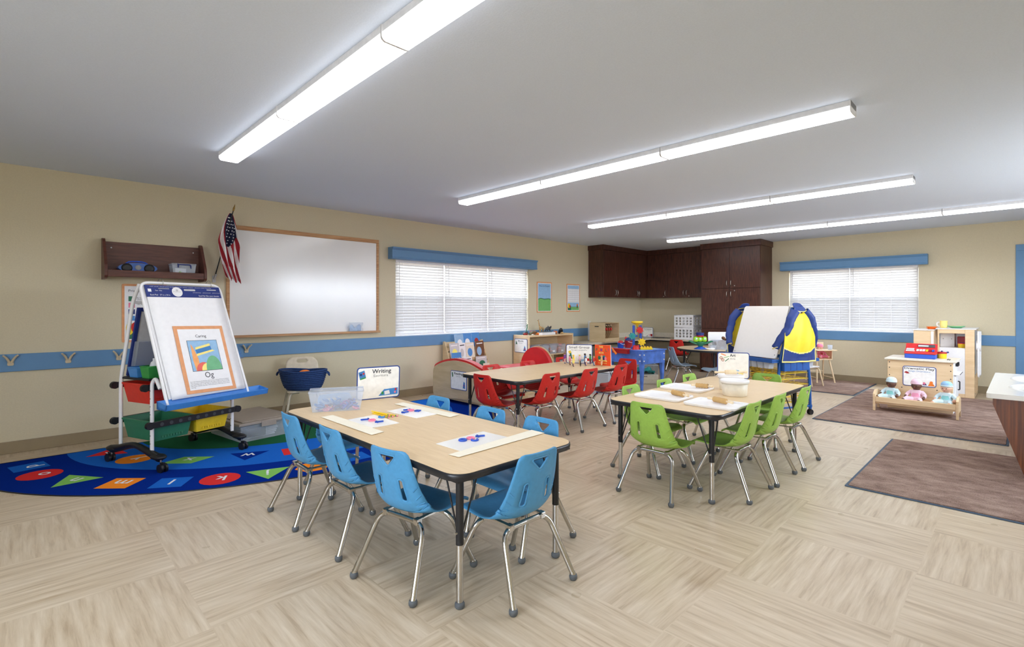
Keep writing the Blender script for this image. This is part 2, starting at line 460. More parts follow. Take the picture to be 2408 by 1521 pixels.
# ------------------------------------------------------------------ room shell
XB, XF, YL, YR, H = -2.2, 9.895, 5.99, -1.1, 2.44
def st(mb, name, bevel=0.0, parent=None):
    o = mb.build(name, parent, bevel=bevel)
    if not parent: o['kind'] = 'structure'
    return o
st(MB('floor_tiles').box(XB - .1, XF + .12, YR - .12, YL + .12, -0.08, 0), 'floor')
st(MB('ceiling_paint').box(XB - .1, XF + .12, YR - .12, YL + .12, H, H + 0.08), 'ceiling')
def wall_with_holes(axis, pos, thick, a0, a1, holes):
    """axis 'x': plane x=pos running in y; axis 'y': plane y=pos running in x; holes (a0,a1,z0,z1)"""
    m = MB('wall_paint')
    def put(u0, u1, z0, z1):
        if u1 - u0 < 1e-4 or z1 - z0 < 1e-4: return
        if axis == 'y': m.box(u0, u1, min(pos, pos + thick), max(pos, pos + thick), z0, z1)
        else: m.box(min(pos, pos + thick), max(pos, pos + thick), u0, u1, z0, z1)
    cur = a0
    for h0, h1, z0, z1 in sorted(holes):
        put(cur, h0, 0, H); put(h0, h1, 0, z0); put(h0, h1, z1, H); cur = h1
    put(cur, a1, 0, H)
    return m
W1 = (3.66, 6.27, 0.84, 1.90); W2 = (1.145, 2.97, 0.838, 1.91); W3 = (4.6, 7.8, 0.85, 2.05); W4 = (-0.7, 2.3, 0.85, 2.05)
st(wall_with_holes('y', YL, .12, XB, XF, [W1]), 'wall_left')
st(wall_with_holes('x', XF, .12, YR, YL, [W2, (-0.92, 0.0, 0, 2.02)]), 'wall_back')
st(wall_with_holes('y', YR, -.12, XB, XF, [W3]), 'wall_right')
st(wall_with_holes('x', XB, -.1, YR, YL, [W4]), 'wall_front')
st(MB('wall_paint').box(5.0, 6.9, -.62, -.47, 0, 1.05), 'wall_partition')
st(MB('blue_paint').box(XB, 7.94, YL - .018, YL, .690, .838), 'trim_1', .004)
st(MB('blue_paint').box(XF - .018, XF, .086, 3.24, .688, .836), 'trim_2', .004)
def baseboard(name, pts):
    m = MB('baseboard_tan')
    for (x0, x1, y0, y1) in pts:
        m.box(x0, x1, y0, y1, 0, .102)
    st(m, name, .004)
baseboard('baseboard_left', [(XB, 9.89, YL - .010, YL)])
baseboard('baseboard_back', [(XF - .010, XF, .086, 3.24), (XF - .010, XF, 4.33, YL - .01)])
baseboard('baseboard_right', [(XB, XF, YR, YR + .01)])

# windows, each: frame with middle rail and mullions, panes; outside light enters through them
def window(name, axis, pos, out, a0, a1, z0, z1, div, tint):
    e = bpy.data.objects.new(name, None); COL.objects.link(e); e['kind'] = 'structure'
    e.location = (0, 0, 0)
    f = MB('white'); yo = pos + out * .085; t = .022
    def put(m, u0, u1, w0, w1, d0, d1):
        lo, hi = sorted((yo + out * d0, yo + out * d1))
        if axis == 'y': m.box(u0, u1, lo, hi, w0, w1)
        else: m.box(lo, hi, u0, u1, w0, w1)
    put(f, a0, a1, z0, z0 + .04, -.02, .02); put(f, a0, a1, z1 - .04, z1, -.02, .02)
    for u in [a0 + .02] + list(div) + [a1 - .02]: put(f, u - .022, u + .022, z0 + .04, z1 - .04, -.02, .02)
    zm = (z0 + z1) / 2 + .02; put(f, a0 + .04, a1 - .04, zm - .02, zm + .02, -.018, .018)
    f.build('window_frame', e, bevel=.003)
    s = MB('white'); put(s, a0, a1, z0 - .001, z0 + .012, -.085, -.02)
    s.build('window_sill', e)
    ed = [a0 + .02] + list(div) + [a1 - .02]
    for i in range(len(ed) - 1):
        g = MB('glass'); put(g, ed[i] + .02, ed[i + 1] - .02, z0 + .04, zm - .02, -.004, .004); g.build('pane', e)
        g = MB('glass'); put(g, ed[i] + .02, ed[i + 1] - .02, zm + .02, z1 - .04, -.004, .004); g.build('pane', e)
    # insect screen on the lower sash
    g = MB('screen'); put(g, a0 + .03, a1 - .03, z0 + .03, zm, .020, .022); g.build('insect_screen', e)
m = clear('screen', (60, 64, 70), 0.27, 0.9)
window('window_1', 'y', YL, 1, *W1[:2], *W1[2:], (4.50, 5.36), None)
window('window_2', 'x', XF, 1, *W2[:2], *W2[2:], (2.05,), None)
window('unseen_window_right', 'y', YR, -1, *W3[:2], *W3[2:], (5.7, 6.75), None)  # unseen window, placed and sized to light the right floor and mid room
window('added_fill_window', 'x', XB, -1, *W4[:2], *W4[2:], (.3, 1.3), None)  # window added behind the camera for frontal fill light
def portal(loc, rot, sx, sy):
    l = bpy.data.lights.new('portal', 'AREA'); l.shape = 'RECTANGLE'; l.size = sx; l.size_y = sy; l.cycles.is_portal = True
    o = bpy.data.objects.new('daylight_portal', l); COL.objects.link(o); o.location = loc; o.rotation_euler = rot
portal(((W1[0] + W1[1]) / 2, YL + .12, 1.375), (-pi / 2, 0, 0), 2.6, 1.05)
portal((XF + .12, (W2[0] + W2[1]) / 2, 1.38), (-pi / 2, 0, -pi / 2), 1.83, 1.06)
portal(((W3[0] + W3[1]) / 2, YR - .12, 1.45), (pi / 2, 0, 0), 3.2, 1.2)

portal((XB - .11, (W4[0] + W4[1]) / 2, 1.45), (-pi / 2, 0, pi / 2), 3.0, 1.2)

# door and its casing on the back wall
d = bpy.data.objects.new('door_1', None); COL.objects.link(d); d['kind'] = 'structure'
c = MB('blue_paint').box(XF - .02, XF, 0, .088, 0, 2.02).box(XF - .02, XF, -1.01, -.92, 0, 2.02).box(XF - .022, XF, -1.01, .088, 2.02, 2.105)
c.box(XF, XF + .12, -.012, 0, 0, 2.02).box(XF, XF + .12, -.92, -.908, 0, 2.02).box(XF, XF + .12, -.92, 0, 2.005, 2.02)
c.build('door_frame', d, bevel=.004)
plastic('door_blue', (44, 92, 150), 0.4)
MB('door_blue').box(XF + .04, XF + .085, -.906, -.014, .012, 2.0).build('door_leaf', d, bevel=.003)
MB('nickel').cyl((XF + .04, -.84, .98), (XF - .02, -.84, .98), .011).cyl((XF - .02, -.84, .98), (XF - .02, -.73, .98), .009).cyl((XF + .04, -.84, .98), (XF + .034, -.84, .98), .03).build('door_handle', d)

# ------------------------------------------------------------------ blinds and valances
def blind(axis, pos, a0, a1, z0, z1, label, wand):
    w = a1 - a0
    t = thing('window_blind', label, 'blind', ((a0 + a1) / 2, pos, z1) if axis == 'y' else (pos, (a0 + a1) / 2, z1), 0 if axis == 'y' else -pi / 2,
              'white slatted blinds in the two windows')
    hw = w / 2 - .006
    MB('white').box(-hw, hw, -.025, .025, -.05, 0).build('head_rail', t, bevel=.003)
    s = MB('blind_slat'); n = 25; pz = (z1 - z0 - .068 - .038) / (n - 1); c, q = cos(radians(68)) * .0255, sin(radians(68)) * .0255
    zb = 0
    for i in range(n):
        z = -.068 - i * pz; zb = z
        s.add([(-hw, -c, z - q), (hw, -c, z - q), (hw, 0.0015, z + .0012), (-hw, 0.0015, z + .0012), (hw, c, z + q), (-hw, c, z + q)], [(0, 1, 2, 3), (3, 2, 4, 5)], True)
    s.build('slats', t)
    MB('white').box(-hw, hw, -.018, .018, z0 - z1 + .004, z0 - z1 + .022).build('bottom_rail', t, bevel=.003)
    k = MB('white')
    for f in (-.7, -.25, .25, .7):
        for yy in (-.0135, .0125): k.box(hw * f - .001, hw * f + .001, yy, yy + .001, z0 - z1 + .02, -.05)
    k.build('ladder_cords', t)
    if wand: MB('light_grey').cyl((-hw + .05, -.034, -.04), (-hw + .05, -.036, -.5), .0035, n=8).build('tilt_wand', t)
zz = (.853, 1.90)
blind('y', YL + .028, 3.662, 4.50, *zz, 'white slatted blind, leftmost of the three beside the whiteboard', True)
blind('y', YL + .028, 4.50, 5.36, *zz, 'white slatted blind, middle of the three behind the book rack', True)
blind('y', YL + .028, 5.36, 6.268, *zz, 'white slatted blind, rightmost of the three, nearest the meadow poster', True)
blind('x', XF + .028, 2.05, 2.968, .852, 1.91, 'white slatted blind partly behind the hanging yellow smock', True)
blind('x', XF + .028, 1.147, 2.05, .851, 1.91, 'white slatted blind above the play stove, nearest the blue door', True)
def valance(w, loc, rz, label):
    m = MB('blue_paint'); hw = w / 2
    prof = [(0, 0), (.112, 0), (.112, .008), (.118, .012), (.118, .020), (.112, .026), (.112, .118), (.120, .128), (.132, .146), (.132, .156), (0, .156)]
    m.at(Matrix(((0, 0, 1, -hw), (-1, 0, 0, 0), (0, 1, 0, 0), (0, 0, 0, 1)))); m.prism(prof, 0, w)
    m.build('window_valance', None, bevel=.002, loc=loc, rz=rz, label=label, cat='valance', group='blue wooden valances over the windows')
valance(2.83, ((3.545 + 6.375) / 2, YL, 1.885), 0, 'blue wooden valance over the left wall window with three blinds')
valance(2.06, (XF, (1.03 + 3.085) / 2, 1.89), -pi / 2, 'blue wooden valance over the back wall window by the dark cabinets')

# ------------------------------------------------------------------ ceiling lights (four rows in view, one behind the camera)
def ceiling_light():
    t = thing('ceiling_light', '', 'light')
    w, h, Ln = .072, .07, 1.216 / 2
    MB('diffuser_frame').box(-w + .002, w - .002, -Ln, Ln, -.036, 0).build('housing', t, bevel=.002)
    prof = [(-w, -.036)] + [(-w + .022 - .022 * cos(a), -.046 - .022 * sin(a)) for a in [i * pi / 12 for i in range(7)]]
    prof += [(-x, z) for x, z in prof[::-1]]
    m = MB('lamp_side'); m.at(Matrix(((1, 0, 0, 0), (0, 0, 1, -Ln + .004), (0, 1, 0, 0), (0, 0, 0, 1)))); m.prism(prof, 0, 2 * Ln - .008, True)
    m.cur('lamp_diffuser')
    for i in range(len(prof)):
        if prof[i][1] < -.060 and prof[(i + 1) % len(prof)][1] < -.060: m.fm[i] = 1
    m.build('diffuser', t)
    for s in (-1, 1):
        e = MB('white'); e.at(Matrix(((1, 0, 0, 0), (0, 0, 1, s * (Ln - .002) - .002), (0, 1, 0, 0), (0, 0, 0, 1))))
        e.prism([(-w - .001, 0), (w + .001, 0)] + [(x * 1.014, z - .001) for x, z in prof[::-1]], 0, .004); e.build('end_cap', t)
    return t
cl = ceiling_light(); first = True
rows = [(1.18, 3, 'nearest row above the blue table'), (3.53, 3, 'second row from the camera'), (5.87, 3, 'third row from the camera'), (8.13, 4, 'farthest row by the dark cabinets')]
place = [['far left end piece', 'middle piece', 'right end piece'], ['far left end piece', 'middle piece', 'right end piece'], ['left end piece', 'middle piece', 'right end piece'],
         ['left end piece', 'second piece from the left', 'third piece from the left', 'rightmost piece']]
for (x, n, lb), pl in zip(rows, place):
    for i in range(n):
        lab = 'long ceiling light, %s of the %s' % (pl[i], lb) if lb else 'long white ceiling light in the row behind the camera'
        loc = (x, 4.37 - .61 - 1.221 * i, H); g = 'long white ceiling lights'
        if first: cl.location = loc; cl['label'] = lab; cl['group'] = g; first = False
        else: dup(cl, loc, 0, lab, g)

# ------------------------------------------------------------------ left wall things
wb = thing('whiteboard', 'large blank whiteboard in an oak frame on the left wall', 'whiteboard', (2.491, YL, 0))
MB('whiteboard').box(-.88, .88, -.014, -.004, .93, 2.085).build('writing_surface', wb)
MB('oak').box(-.905, .905, -.024, 0, 2.075, 2.122).box(-.905, -.872, -.024, 0, .925, 2.075).box(.872, .905, -.024, 0, .925, 2.075).build('board_frame', wb, bevel=.004)
MB('oak').box(-.905, .905, -.062, 0, .906, .924).box(-.905, .905, -.066, -.058, .906, .932).build('marker_tray', wb, bevel=.002)
b = thing('eraser_packet', 'clear plastic bag holding a blue cloth on the whiteboard tray', 'packet', (3.05, YL - .042, .926))
m = MB('art_blue'); m.smooth = True
m.grid(lambda u, v: ((u - .5) * .15, (v - .5) * .022 + .004 * sin(u * 19), .006 + .085 * sin(pi * v) * (.75 + .25 * sin(u * 9))), 16, 8); m.build('folded_cloth', b, solid=.004)
m = MB('clear_plastic'); m.grid(lambda u, v: ((u - .5) * .19 + .01 * sin(v * 9), -.012 - .008 * sin(pi * u) + .004 * sin(u * 30 + v * 12), .002 + .115 * v), 14, 8); m.build('plastic_bag', b, solid=.001)

def art(m, x0, x1, y0, y1, z, kind):
    """simple generic pictures"""
    W, Hh = x1 - x0, y1 - y0
    P = lambda pts: [(x0 + a * W, y0 + b_ * Hh) for a, b_ in pts]
    if kind == 'meadow':
        m.cur('art_blue').poly(P([(0, 0), (1, 0), (1, 1), (0, 1)]), z)
        m.cur('mid_green').poly(P([(0, 0), (1, 0), (1, .42), (.8, .44), (.5, .42), (.2, .45), (0, .42)]), z + .0004)
        m.cur('dark_green').poly(P([(0, .42), (.2, .45), (.5, .42), (.8, .44), (1, .42), (1, .445), (.8, .465), (.5, .445), (.2, .475), (0, .445)]), z + .0006)

def poster(name, x0, x1, z0, z1, label, kind):
    w, h = x1 - x0, z1 - z0
    t = thing(name, label, 'poster', ((x0 + x1) / 2, YL, z0))
    MB('peach').at(UP).prism(rrect(-w / 2, w / 2, 0, h, .012), 0.001, .006).build('backing', t)
    m = MB('white_paper').at(UP); m.poly([(-w / 2 + .02, .02), (w / 2 - .02, .02), (w / 2 - .02, h - .02), (-w / 2 + .02, h - .02)], .0066)
    if kind == 'bear':
        art(m, -w / 2 + .03, w / 2 - .03, .03, h - .03, .0072, 'meadow')
        text_into(m, "What's the Weather?", 0, h - .085, .026, 'navy', .0086, w * .72)
    elif kind == 'cal':
        m.cur('art_blue').poly([(-w / 2 + .03, h - .09), (w / 2 - .03, h - .09), (w / 2 - .03, h - .03), (-w / 2 + .03, h - .03)], .0072)
        gx0, gx1, gy0, gy1 = -w / 2 + .035, w / 2 - .035, h * .36, h - .095
        m.cur('grey')
        for i in range(8):
            x = gx0 + (gx1 - gx0) * i / 7; m.poly([(x - .001, gy0), (x + .001, gy0), (x + .001, gy1), (x - .001, gy1)], .0076)
        for i in range(7):
            y = gy0 + (gy1 - gy0) * i / 6; m.poly([(gx0, y - .001), (gx1, y - .001), (gx1, y + .001), (gx0, y + .001)], .0078)
        art(m, -w / 2 + .03, w / 2 - .03, .03, h * .33, .0072, 'meadow')
        m.cur('dark_green').poly([(-w / 2 + .03, .03), (-w / 2 + .13, .03), (-w / 2 + .12, .12), (-w / 2 + .03, .09)], .0082)
        m.cur('yellow').poly(circ(-w / 2 + .065, .115, .035, ry=.045), .0086); m.cur('red').poly(circ(-w / 2 + .09, .10, .018, ry=.03), .009)
        m.cur('brown').poly([(.1, .07), (.13, .07), (.13, .12), (.1, .12)], .0084); m.cur('orange').poly([(.085, .12), (.145, .12), (.115, .155)], .0086)
    elif kind == 'rules':
        text_into(m, 'Primrose Rules', -w / 2 + .05, h - .075, .022, 'ink', .0078, w * .62, 'LEFT')
        rowt = ['Be kind to\nothers.', 'Use words.', 'Keep your\nhands to self.', 'Walk inside.']
        ic = ['dark_green', 'pink', 'navy', 'sky_blue']
        for i, s in enumerate(rowt):
            y = h - .13 - .062 * i
            m.cur(ic[i]).poly([(-w / 2 + .05, y - .035), (-w / 2 + .1, y - .035), (-w / 2 + .1, y + .012), (-w / 2 + .05, y + .012)], .0076)
            text_into(m, s, -w / 2 + .115, y - .008, .012, 'ink', .0078, None, 'LEFT')
        m.cur('dark_green').poly([(-w / 2 + .03, .03), (w / 2 - .03, .03), (w / 2 - .03, .08), (-w / 2 + .1, .11), (-w / 2 + .03, .08)], .0076)
        m.cur('yellow').poly(circ(-w / 2 + .06, .13, .03, ry=.06), .008); m.cur('red').poly(circ(-w / 2 + .1, .14, .03, ry=.05), .0084); m.cur('yellow').poly(circ(-w / 2 + .12, .11, .025, ry=.05), .0088)
    m.build('printed_sheet', t)
poster('rules_poster', .70, 1.06, .90, 1.456, 'rules poster with orange border on the left wall, mostly behind the easel', 'rules')
poster('weather_poster', 6.484, 6.88, 1.144, 1.688, 'poster of blue sky over a green meadow, right of the left window', 'bear')
poster('calendar_poster', 7.301, 7.698, 1.155, 1.678, 'calendar poster with a blank grid, on the wall nearest the dark cabinets', 'cal')
def tacks(): pass

def hook():
    t = thing('coat_hook', '', 'hook')
    m = MB('hook_tan'); m.at(UP)
    m.prism([(-.020, -.032), (-.013, -.038), (.013, -.038), (.020, -.032), (.018, 0), (-.018, 0)], 0, .010); m.build('hook_plate', t, bevel=.003)
    for s in (-1, 1):
        m = MB('hook_tan'); m.tube(smooth_path([(s * .008, -.008, -.012), (s * .016, -.014, .012), (s * .028, -.024, .032), (s * .042, -.036, .048)], 4), [.009] * 8 + [.008] * 4 + [.007], 8); m.ball((s * .042, -.036, .048), .0075, 8)
        m.build('prong', t)
    MB('nickel').cyl((0, -.010, -.018), (0, -.012, -.018), .004, n=8).build('screw', t)
    return t
hk = hook()
hl = [(-.046, 'leftmost beige double coat hook on the blue rail'), (.318, 'beige double coat hook, second from the left on the blue rail'), (.675, 'beige double coat hook just left of the easel stand'), (1.783, 'beige double coat hook peeking out right of the easel stand')]
for i, (x, lb) in enumerate(hl):
    if i == 0: hk.location = (x, YL - .018, .78); hk['label'] = lb; hk['group'] = 'coat hooks on the blue rail'
    else: dup(hk, (x, YL - .018, .775), 0, lb, 'coat hooks on the blue rail')

ws = thing('wall_shelf', 'dark wood wall shelf with slanted sides, above the easel', 'shelf', (.95, YL, 1.49))
MB('walnut_h').box(-.38, .38, -.018, 0, .03, .355).build('back_panel', ws, bevel=.003)
MB('walnut_h').box(-.38, .38, -.24, -.018, .045, .063).build('shelf_board', ws, bevel=.002)
MB('walnut_h').box(-.38, .38, -.243, -.225, .02, .082).build('front_lip', ws, bevel=.004)
for s in (-1, 1):
    m = MB('walnut_h'); m.at(Matrix(((0, 0, 1, s * .39 - .011), (1, 0, 0, 0), (0, 1, 0, 0), (0, 0, 0, 1))))
    m.prism([(0, 0), (-.20, 0), (-.235, .012), (-.25, .03), (-.25, .09), (-.24, .125), (-.085, .36), (-.07, .373), (-.05, .38), (0, .38)], 0, .022); m.build('side_panel', ws, bevel=.004)
k = MB('light_grey')
for x, z in ((-.33, .30), (.33, .30), (-.33, .09)): k.cyl((x, -.018, z), (x, -.021, z), .006, n=10)
k.build('screws', ws)
# CD player
t = thing('cd_player', 'oval blue portable player with two black speakers on the wall shelf', 'radio', (.80, YL - .13, 1.553))
prof = circ(0, .046, .148, 28, .046); m = MB('player_blue'); m.at(UP @ T4(0, 0, -.06)); m.prism(prof, 0, .125, True); m.build('case', t, bevel=.012)
for s in (-1, 1): MB('black').lathe([(.001, .012), (.02, .014), (.036, .010), (.042, 0)], n=20).at().build('speaker', t).matrix_local = T4(s * .085, -.066, .044) @ RX(90)
MB('grey').lathe([(.001, .006), (.02, .006), (.024, 0)], n=16).build('display', t).matrix_local = T4(0, -.066, .05) @ RX(90)
MB('blue').tube(smooth_path([(-.09, .01, .08), (-.05, .02, .108), (.05, .02, .108), (.09, .01, .08)], 5), .007, 8).build('carry_handle', t)
def clear_box(name, label, loc, rz, w, dpt, h, handle='navy', mat='clear_plastic', cat='box', group=None, lidmat=None, taper=.9):
    t = thing(name, label, cat, loc, rz, group)
    m = MB(mat); a = taper
    o = [(-w / 2 * a, -dpt / 2 * a, 0), (w / 2 * a, -dpt / 2 * a, 0), (w / 2 * a, dpt / 2 * a, 0), (-w / 2 * a, dpt / 2 * a, 0), (-w / 2, -dpt / 2, h), (w / 2, -dpt / 2, h), (w / 2, dpt / 2, h), (-w / 2, dpt / 2, h)]
    m.add(o, [(3, 2, 1, 0), (0, 1, 5, 4), (1, 2, 6, 5), (2, 3, 7, 6), (3, 0, 4, 7)]); m.build('tub', t, solid=.003, bevel=.0)
    r = MB(lidmat or mat)
    if lidmat or handle: pass
    pts = [Vector(p) for p in ((-w / 2, -dpt / 2, h), (w / 2, -dpt / 2, h), (w / 2, dpt / 2, h), (-w / 2, dpt / 2, h))]
    r.tube(pts, .006, 8, closed=True); r.build('rim', t)
    return t
t = clear_box('storage_box', 'small clear storage box with blue handle on the wall shelf', (1.165, YL - .13, 1.556), 0, .20, .15, .095)
MB('clear_plastic').box(-.104, .104, -.08, .08, .096, .108).build('lid', t, bevel=.003)
MB('navy').tube(round_path([(-.055, -.082, .102), (-.052, -.088, .06), (-.052, -.088, .094), (.052, -.088, .094), (.055, -.082, .06)], .012), .005, 8).build('handle', t)
MB('white_paper').box(-.07, .02, -.05, .05, .006, .06).build('papers', t); MB('lime').ball((-.03, -.055, .02), .012).build('token', t)

# flag on its staff
t = thing('american_flag', 'small american flag hanging on a dark staff left of the whiteboard', 'flag', (1.473, YL, 1.53))
MB('light_grey').box(-.016, .016, -.010, 0, -.035, .035).cyl((0, -.01, .0), (.012, -.035, .05), .010).build('bracket', t)
tip = Vector((.13, -.20, .71)); base = Vector((.003, -.012, .01))
MB('black').cyl(base, tip, .0055, n=8).build('staff', t)
dirv = (tip - base).normalized()
MB('brass').cyl(tip, tip + dirv * .02, .010, .008, 8).cyl(tip + dirv * .02, tip + dirv * .075, .012, .001, 8).build('finial', t)
fl = MB('white'); nu, nv = 84, 96; top = tip - dirv * .02
def fp(u, v):
    # u across the hanging folds, v down
    half = .012 + .088 * min(1, (v / .42)) ** .75 * (1 - .38 * max(0, v - .45) / .55)
    cx = -.012 - .085 * sin(pi * min(1, v * 1.0) * .62) + .11 * v
    return (top.x + cx + (u - .5) * 2 * half, top.y + .02 + .026 * sin(u * 17) * min(1, v * 2.2) + .02 * v, top.z - .005 - v * .70 - .035 * (u - .5) * (1 if v > .5 else v * 2) + .02 * sin(u * 17) * v * (v > .8))
vs = [fp(i / nu, j / nv) for i in range(nu + 1) for j in range(nv + 1)]
fl.add(vs, [], True)
fl.cur('flag_navy'); fl.cur('flag_red')
for i in range(nu):
    for j in range(nv):
        u, v = (i + .5) / nu, (j + .5) / nv
        canton = v < .50 and u > .12 + max(0, (v - .1)) * .55 and (u < .92 - max(0, v - .33) * 2.4)
        k = (u * 7 - v * 4.2 + 12)
        mt = 1 if canton else (2 if int(k) % 2 == 0 else 0)
        a = i * (nv + 1) + j; fl.f.append([a, a + nv + 1, a + nv + 2, a + 1]); fl.fm.append(mt); fl.sm.append(True)
fl.build('flag_cloth', t, solid=.001)
s = MB('white')
for j in range(9):
    v = .07 + j * .048
    for i in range(2 + min(3, j)):
        u = .2 + max(0, v - .1) * .6 + i * .17 + (.08 if j % 2 else 0)
        if u > .88 - max(0, v - .33) * 2.4: continue
        p = fp(u, v); s.ball((p[0], p[1] - .006, p[2]), .0062, 6)
s.build('stars', t)
# ------------------------------------------------------------------ dark cabinets in the corner
def pull(parent, x, y, z, ax, h=.10):
    """bowed bar pull; ax: outward direction 'y-' or 'x-'"""
    o = Vector((0, -1, 0)) if ax == 'y-' else Vector((-1, 0, 0))
    p = [Vector((x, y, z)), Vector((x, y, z + .012)) + o * .022, Vector((x, y, z + h / 2)) + o * .030, Vector((x, y, z + h - .012)) + o * .022, Vector((x, y, z + h))]
    return MB('nickel').tube(smooth_path(p, 4), .0055, 8).build('handle', parent)
def door(parent, x0, x1, y0, y1, z0, z1, hx, hy, hz, ax, lock=None):
    o = MB('walnut').box(x0, x1, y0, y1, z0, z1).build('door', parent, bevel=.002)
    pull(o, hx, hy, hz, ax)
    if lock:
        d = (0, -.006, 0) if ax == 'y-' else (-.006, 0, 0)
        MB('nickel').cyl((lock[0], lock[1], lock[2]), (lock[0] + d[0], lock[1] + d[1], lock[2]), .010, n=12).build('lock', o)
    return o
# wall unit on the left wall
Yf = 5.655; Zb, Zt = 1.435, 2.345
def crown(m, x0, x1, y0, y1, z0=2.335):
    m.box(x0, x1, y0, y1, z0, H)
for nm, x0, x1, seam, lb in (('a', 7.975, 8.80, 8.40, 'dark wood wall cabinet on the left wall, nearest the calendar poster'), ('b', 8.80, 9.55, 9.19, 'dark wood wall cabinet on the left wall, in the corner')):
    t = thing('wall_cabinet', lb, 'cabinet', (0, 0, 0))
    MB('walnut').box(x0 + .001, x1 - .001, Yf, YL, Zb, 2.40).build('body', t)
    MB('walnut').box(x0 - (.02 if nm == 'a' else 0), x1, Yf - .03, YL, 2.345, H - .001).build('crown_board', t, bevel=.003)
    door(t, x0 + .004, seam - .002, Yf - .019, Yf, Zb, Zt - .008, seam - .03, Yf - .019, Zb + .045, 'y-')
    door(t, seam + .002, x1 - .004, Yf - .019, Yf, Zb, Zt - .008, seam + .03, Yf - .019, Zb + .045, 'y-', (seam + .045, Yf - .019, Zb + .03))
Xf = 9.565
t = thing('wall_cabinet', 'dark wood wall cabinet with one door, on the back wall beside the corner', 'cabinet')
MB('walnut').box(Xf, XF, 5.165, 5.64, Zb, 2.40).build('body', t); MB('walnut').box(Xf - .02, XF, 5.165, 5.64, 2.345, H - .001).build('crown_board', t, bevel=.003)
MB('walnut').box(9.552, Xf, 5.62, 5.655, Zb, 2.34).build('corner_filler', t)
door(t, Xf - .019, Xf, 5.167, 5.612, Zb, Zt - .008, Xf - .019, 5.20, Zb + .045, 'x-', (Xf - .019, 5.24, Zb + .03))
t = thing('wall_cabinet', 'dark wood wall cabinet with two doors, next to the tall cabinet', 'cabinet')
MB('walnut').box(Xf, XF, 4.34, 5.163, Zb, 2.40).build('body', t); MB('walnut').box(Xf - .02, XF, 4.34, 5.163, 2.345, H - .001).build('crown_board', t, bevel=.003)
door(t, Xf - .019, Xf, 4.772, 5.160, Zb, Zt - .008, Xf - .019, 4.80, Zb + .045, 'x-')
door(t, Xf - .019, Xf, 4.345, 4.768, Zb, Zt - .008, Xf - .019, 4.735, Zb + .045, 'x-', (Xf - .019, 4.69, Zb + .03))
Xt = 9.32
t = thing('tall_cabinet', 'floor to ceiling dark wood cabinet with three rows of doors', 'cabinet')
MB('walnut').box(Xt, XF, 3.255, 4.325, .09, 2.40).box(Xt + .06, XF, 3.26, 4.32, 0, .09).build('body', t)
MB('walnut').box(Xt - .035, XF, 3.235, 4.338, 2.335, H - .001).build('crown_board', t, bevel=.004)
for z0, z1, up in ((.095, .835, 1), (.845, 1.582, 1), (1.592, 2.325, 0)):
    for y0, y1, s in ((3.797, 4.322, -1), (3.258, 3.793, 1)):
        hz = z0 + .04 if not up else z1 - .15
        hy = 3.797 + .035 if s < 0 else 3.793 - .035
        door(t, Xt - .019, Xt, y0, y1, z0, z1, Xt - .019, hy, hz, 'x-', None if s < 0 else (Xt - .019, hy - .06, hz if not up else hz + .11))
# worktop
t = thing('corner_desk', 'L-shaped laminate worktop with dark underside running round the corner', 'desk')
plastic('laminate', (206, 196, 176), 0.4)
MB('laminate').prism([(7.18, 5.40), (9.30, 5.40), (9.30, 4.335), (9.89, 4.335), (9.89, 5.985), (7.18, 5.985)], .572, .60).build('worktop', t, bevel=.003)
MB('black').prism([(7.20, 5.42), (9.32, 5.42), (9.32, 4.345), (9.88, 4.345), (9.88, 5.975), (7.20, 5.975)], .545, .5718).build('underside', t)
MB('cream').box(7.95, 9.875, 5.968, 5.985, .601, .70).box(9.875, 9.89, 4.335, 5.985, .601, .70).build('backsplash', t, bevel=.002)
MB('walnut').box(7.20, 7.225, 5.44, 5.97, 0, .545).box(9.34, 9.87, 4.345, 4.37, 0, .545).build('end_panel', t)
k = MB('walnut'); k.at(Matrix(((1, 0, 0, 9.60), (0, 0, 1, 5.0), (0, 1, 0, 0), (0, 0, 0, 1)))); k.prism([(.27, .20), (.27, .545), (-.20, .545)], 0, .02); k.build('bracket', t)
t = thing('wall_outlet', 'white wall outlet plate under the corner worktop', 'outlet', (XF, 5.05, .33), -pi / 2)
MB('white').box(-.06, .06, -.006, 0, -.04, .04).build('plate', t, bevel=.002); MB('grey').box(-.035, -.012, -.0075, -.006, -.015, .015).box(.012, .035, -.0075, -.006, -.015, .015).build('sockets', t)
# listening centre
t = thing('listening_box', 'plywood box with one open side holding red and black headphones', 'box', (7.60, 5.335, .601))
m = MB('ply').box(0, .012, 0, .35, 0, .355).box(.012, .46, .338, .35, 0, .355).box(.448, .46, 0, .338, 0, .355).box(.012, .448, 0, .338, 0, .012).box(.012, .448, 0, .338, .343, .355).box(.012, .448, 0, .012, .012, .07)
m.build('box_body', t, bevel=.002); MB('black').box(-.001, .0, .14, .23, .275, .292).build('hand_hole', t)
MB('pale_wood').cyl((.012, .17, .30), (.448, .17, .30), .012, n=12).build('hanging_rod', t)
def headphones(loc, rz, lb):
    t = thing('headphones', lb, 'headphones', loc, rz, 'headphones in the plywood box')
    MB('black').tube([(.055 * cos(a), 0, .075 * sin(a) + .035) for a in [pi * i / 14 for i in range(15)]], .005, 8).build('headband', t)
    for s in (-1, 1):
        MB('red').cyl((s * .045, 0, .02), (s * .068, 0, .02), .030, .026, 16).build('ear_cup', t)
    MB('black').tube(smooth_path([(.05, 0, -.01), (.04, .02, -.08), (.0, .03, -.16), (.05, .0, -.20)], 4), .002, 6).build('cable', t)
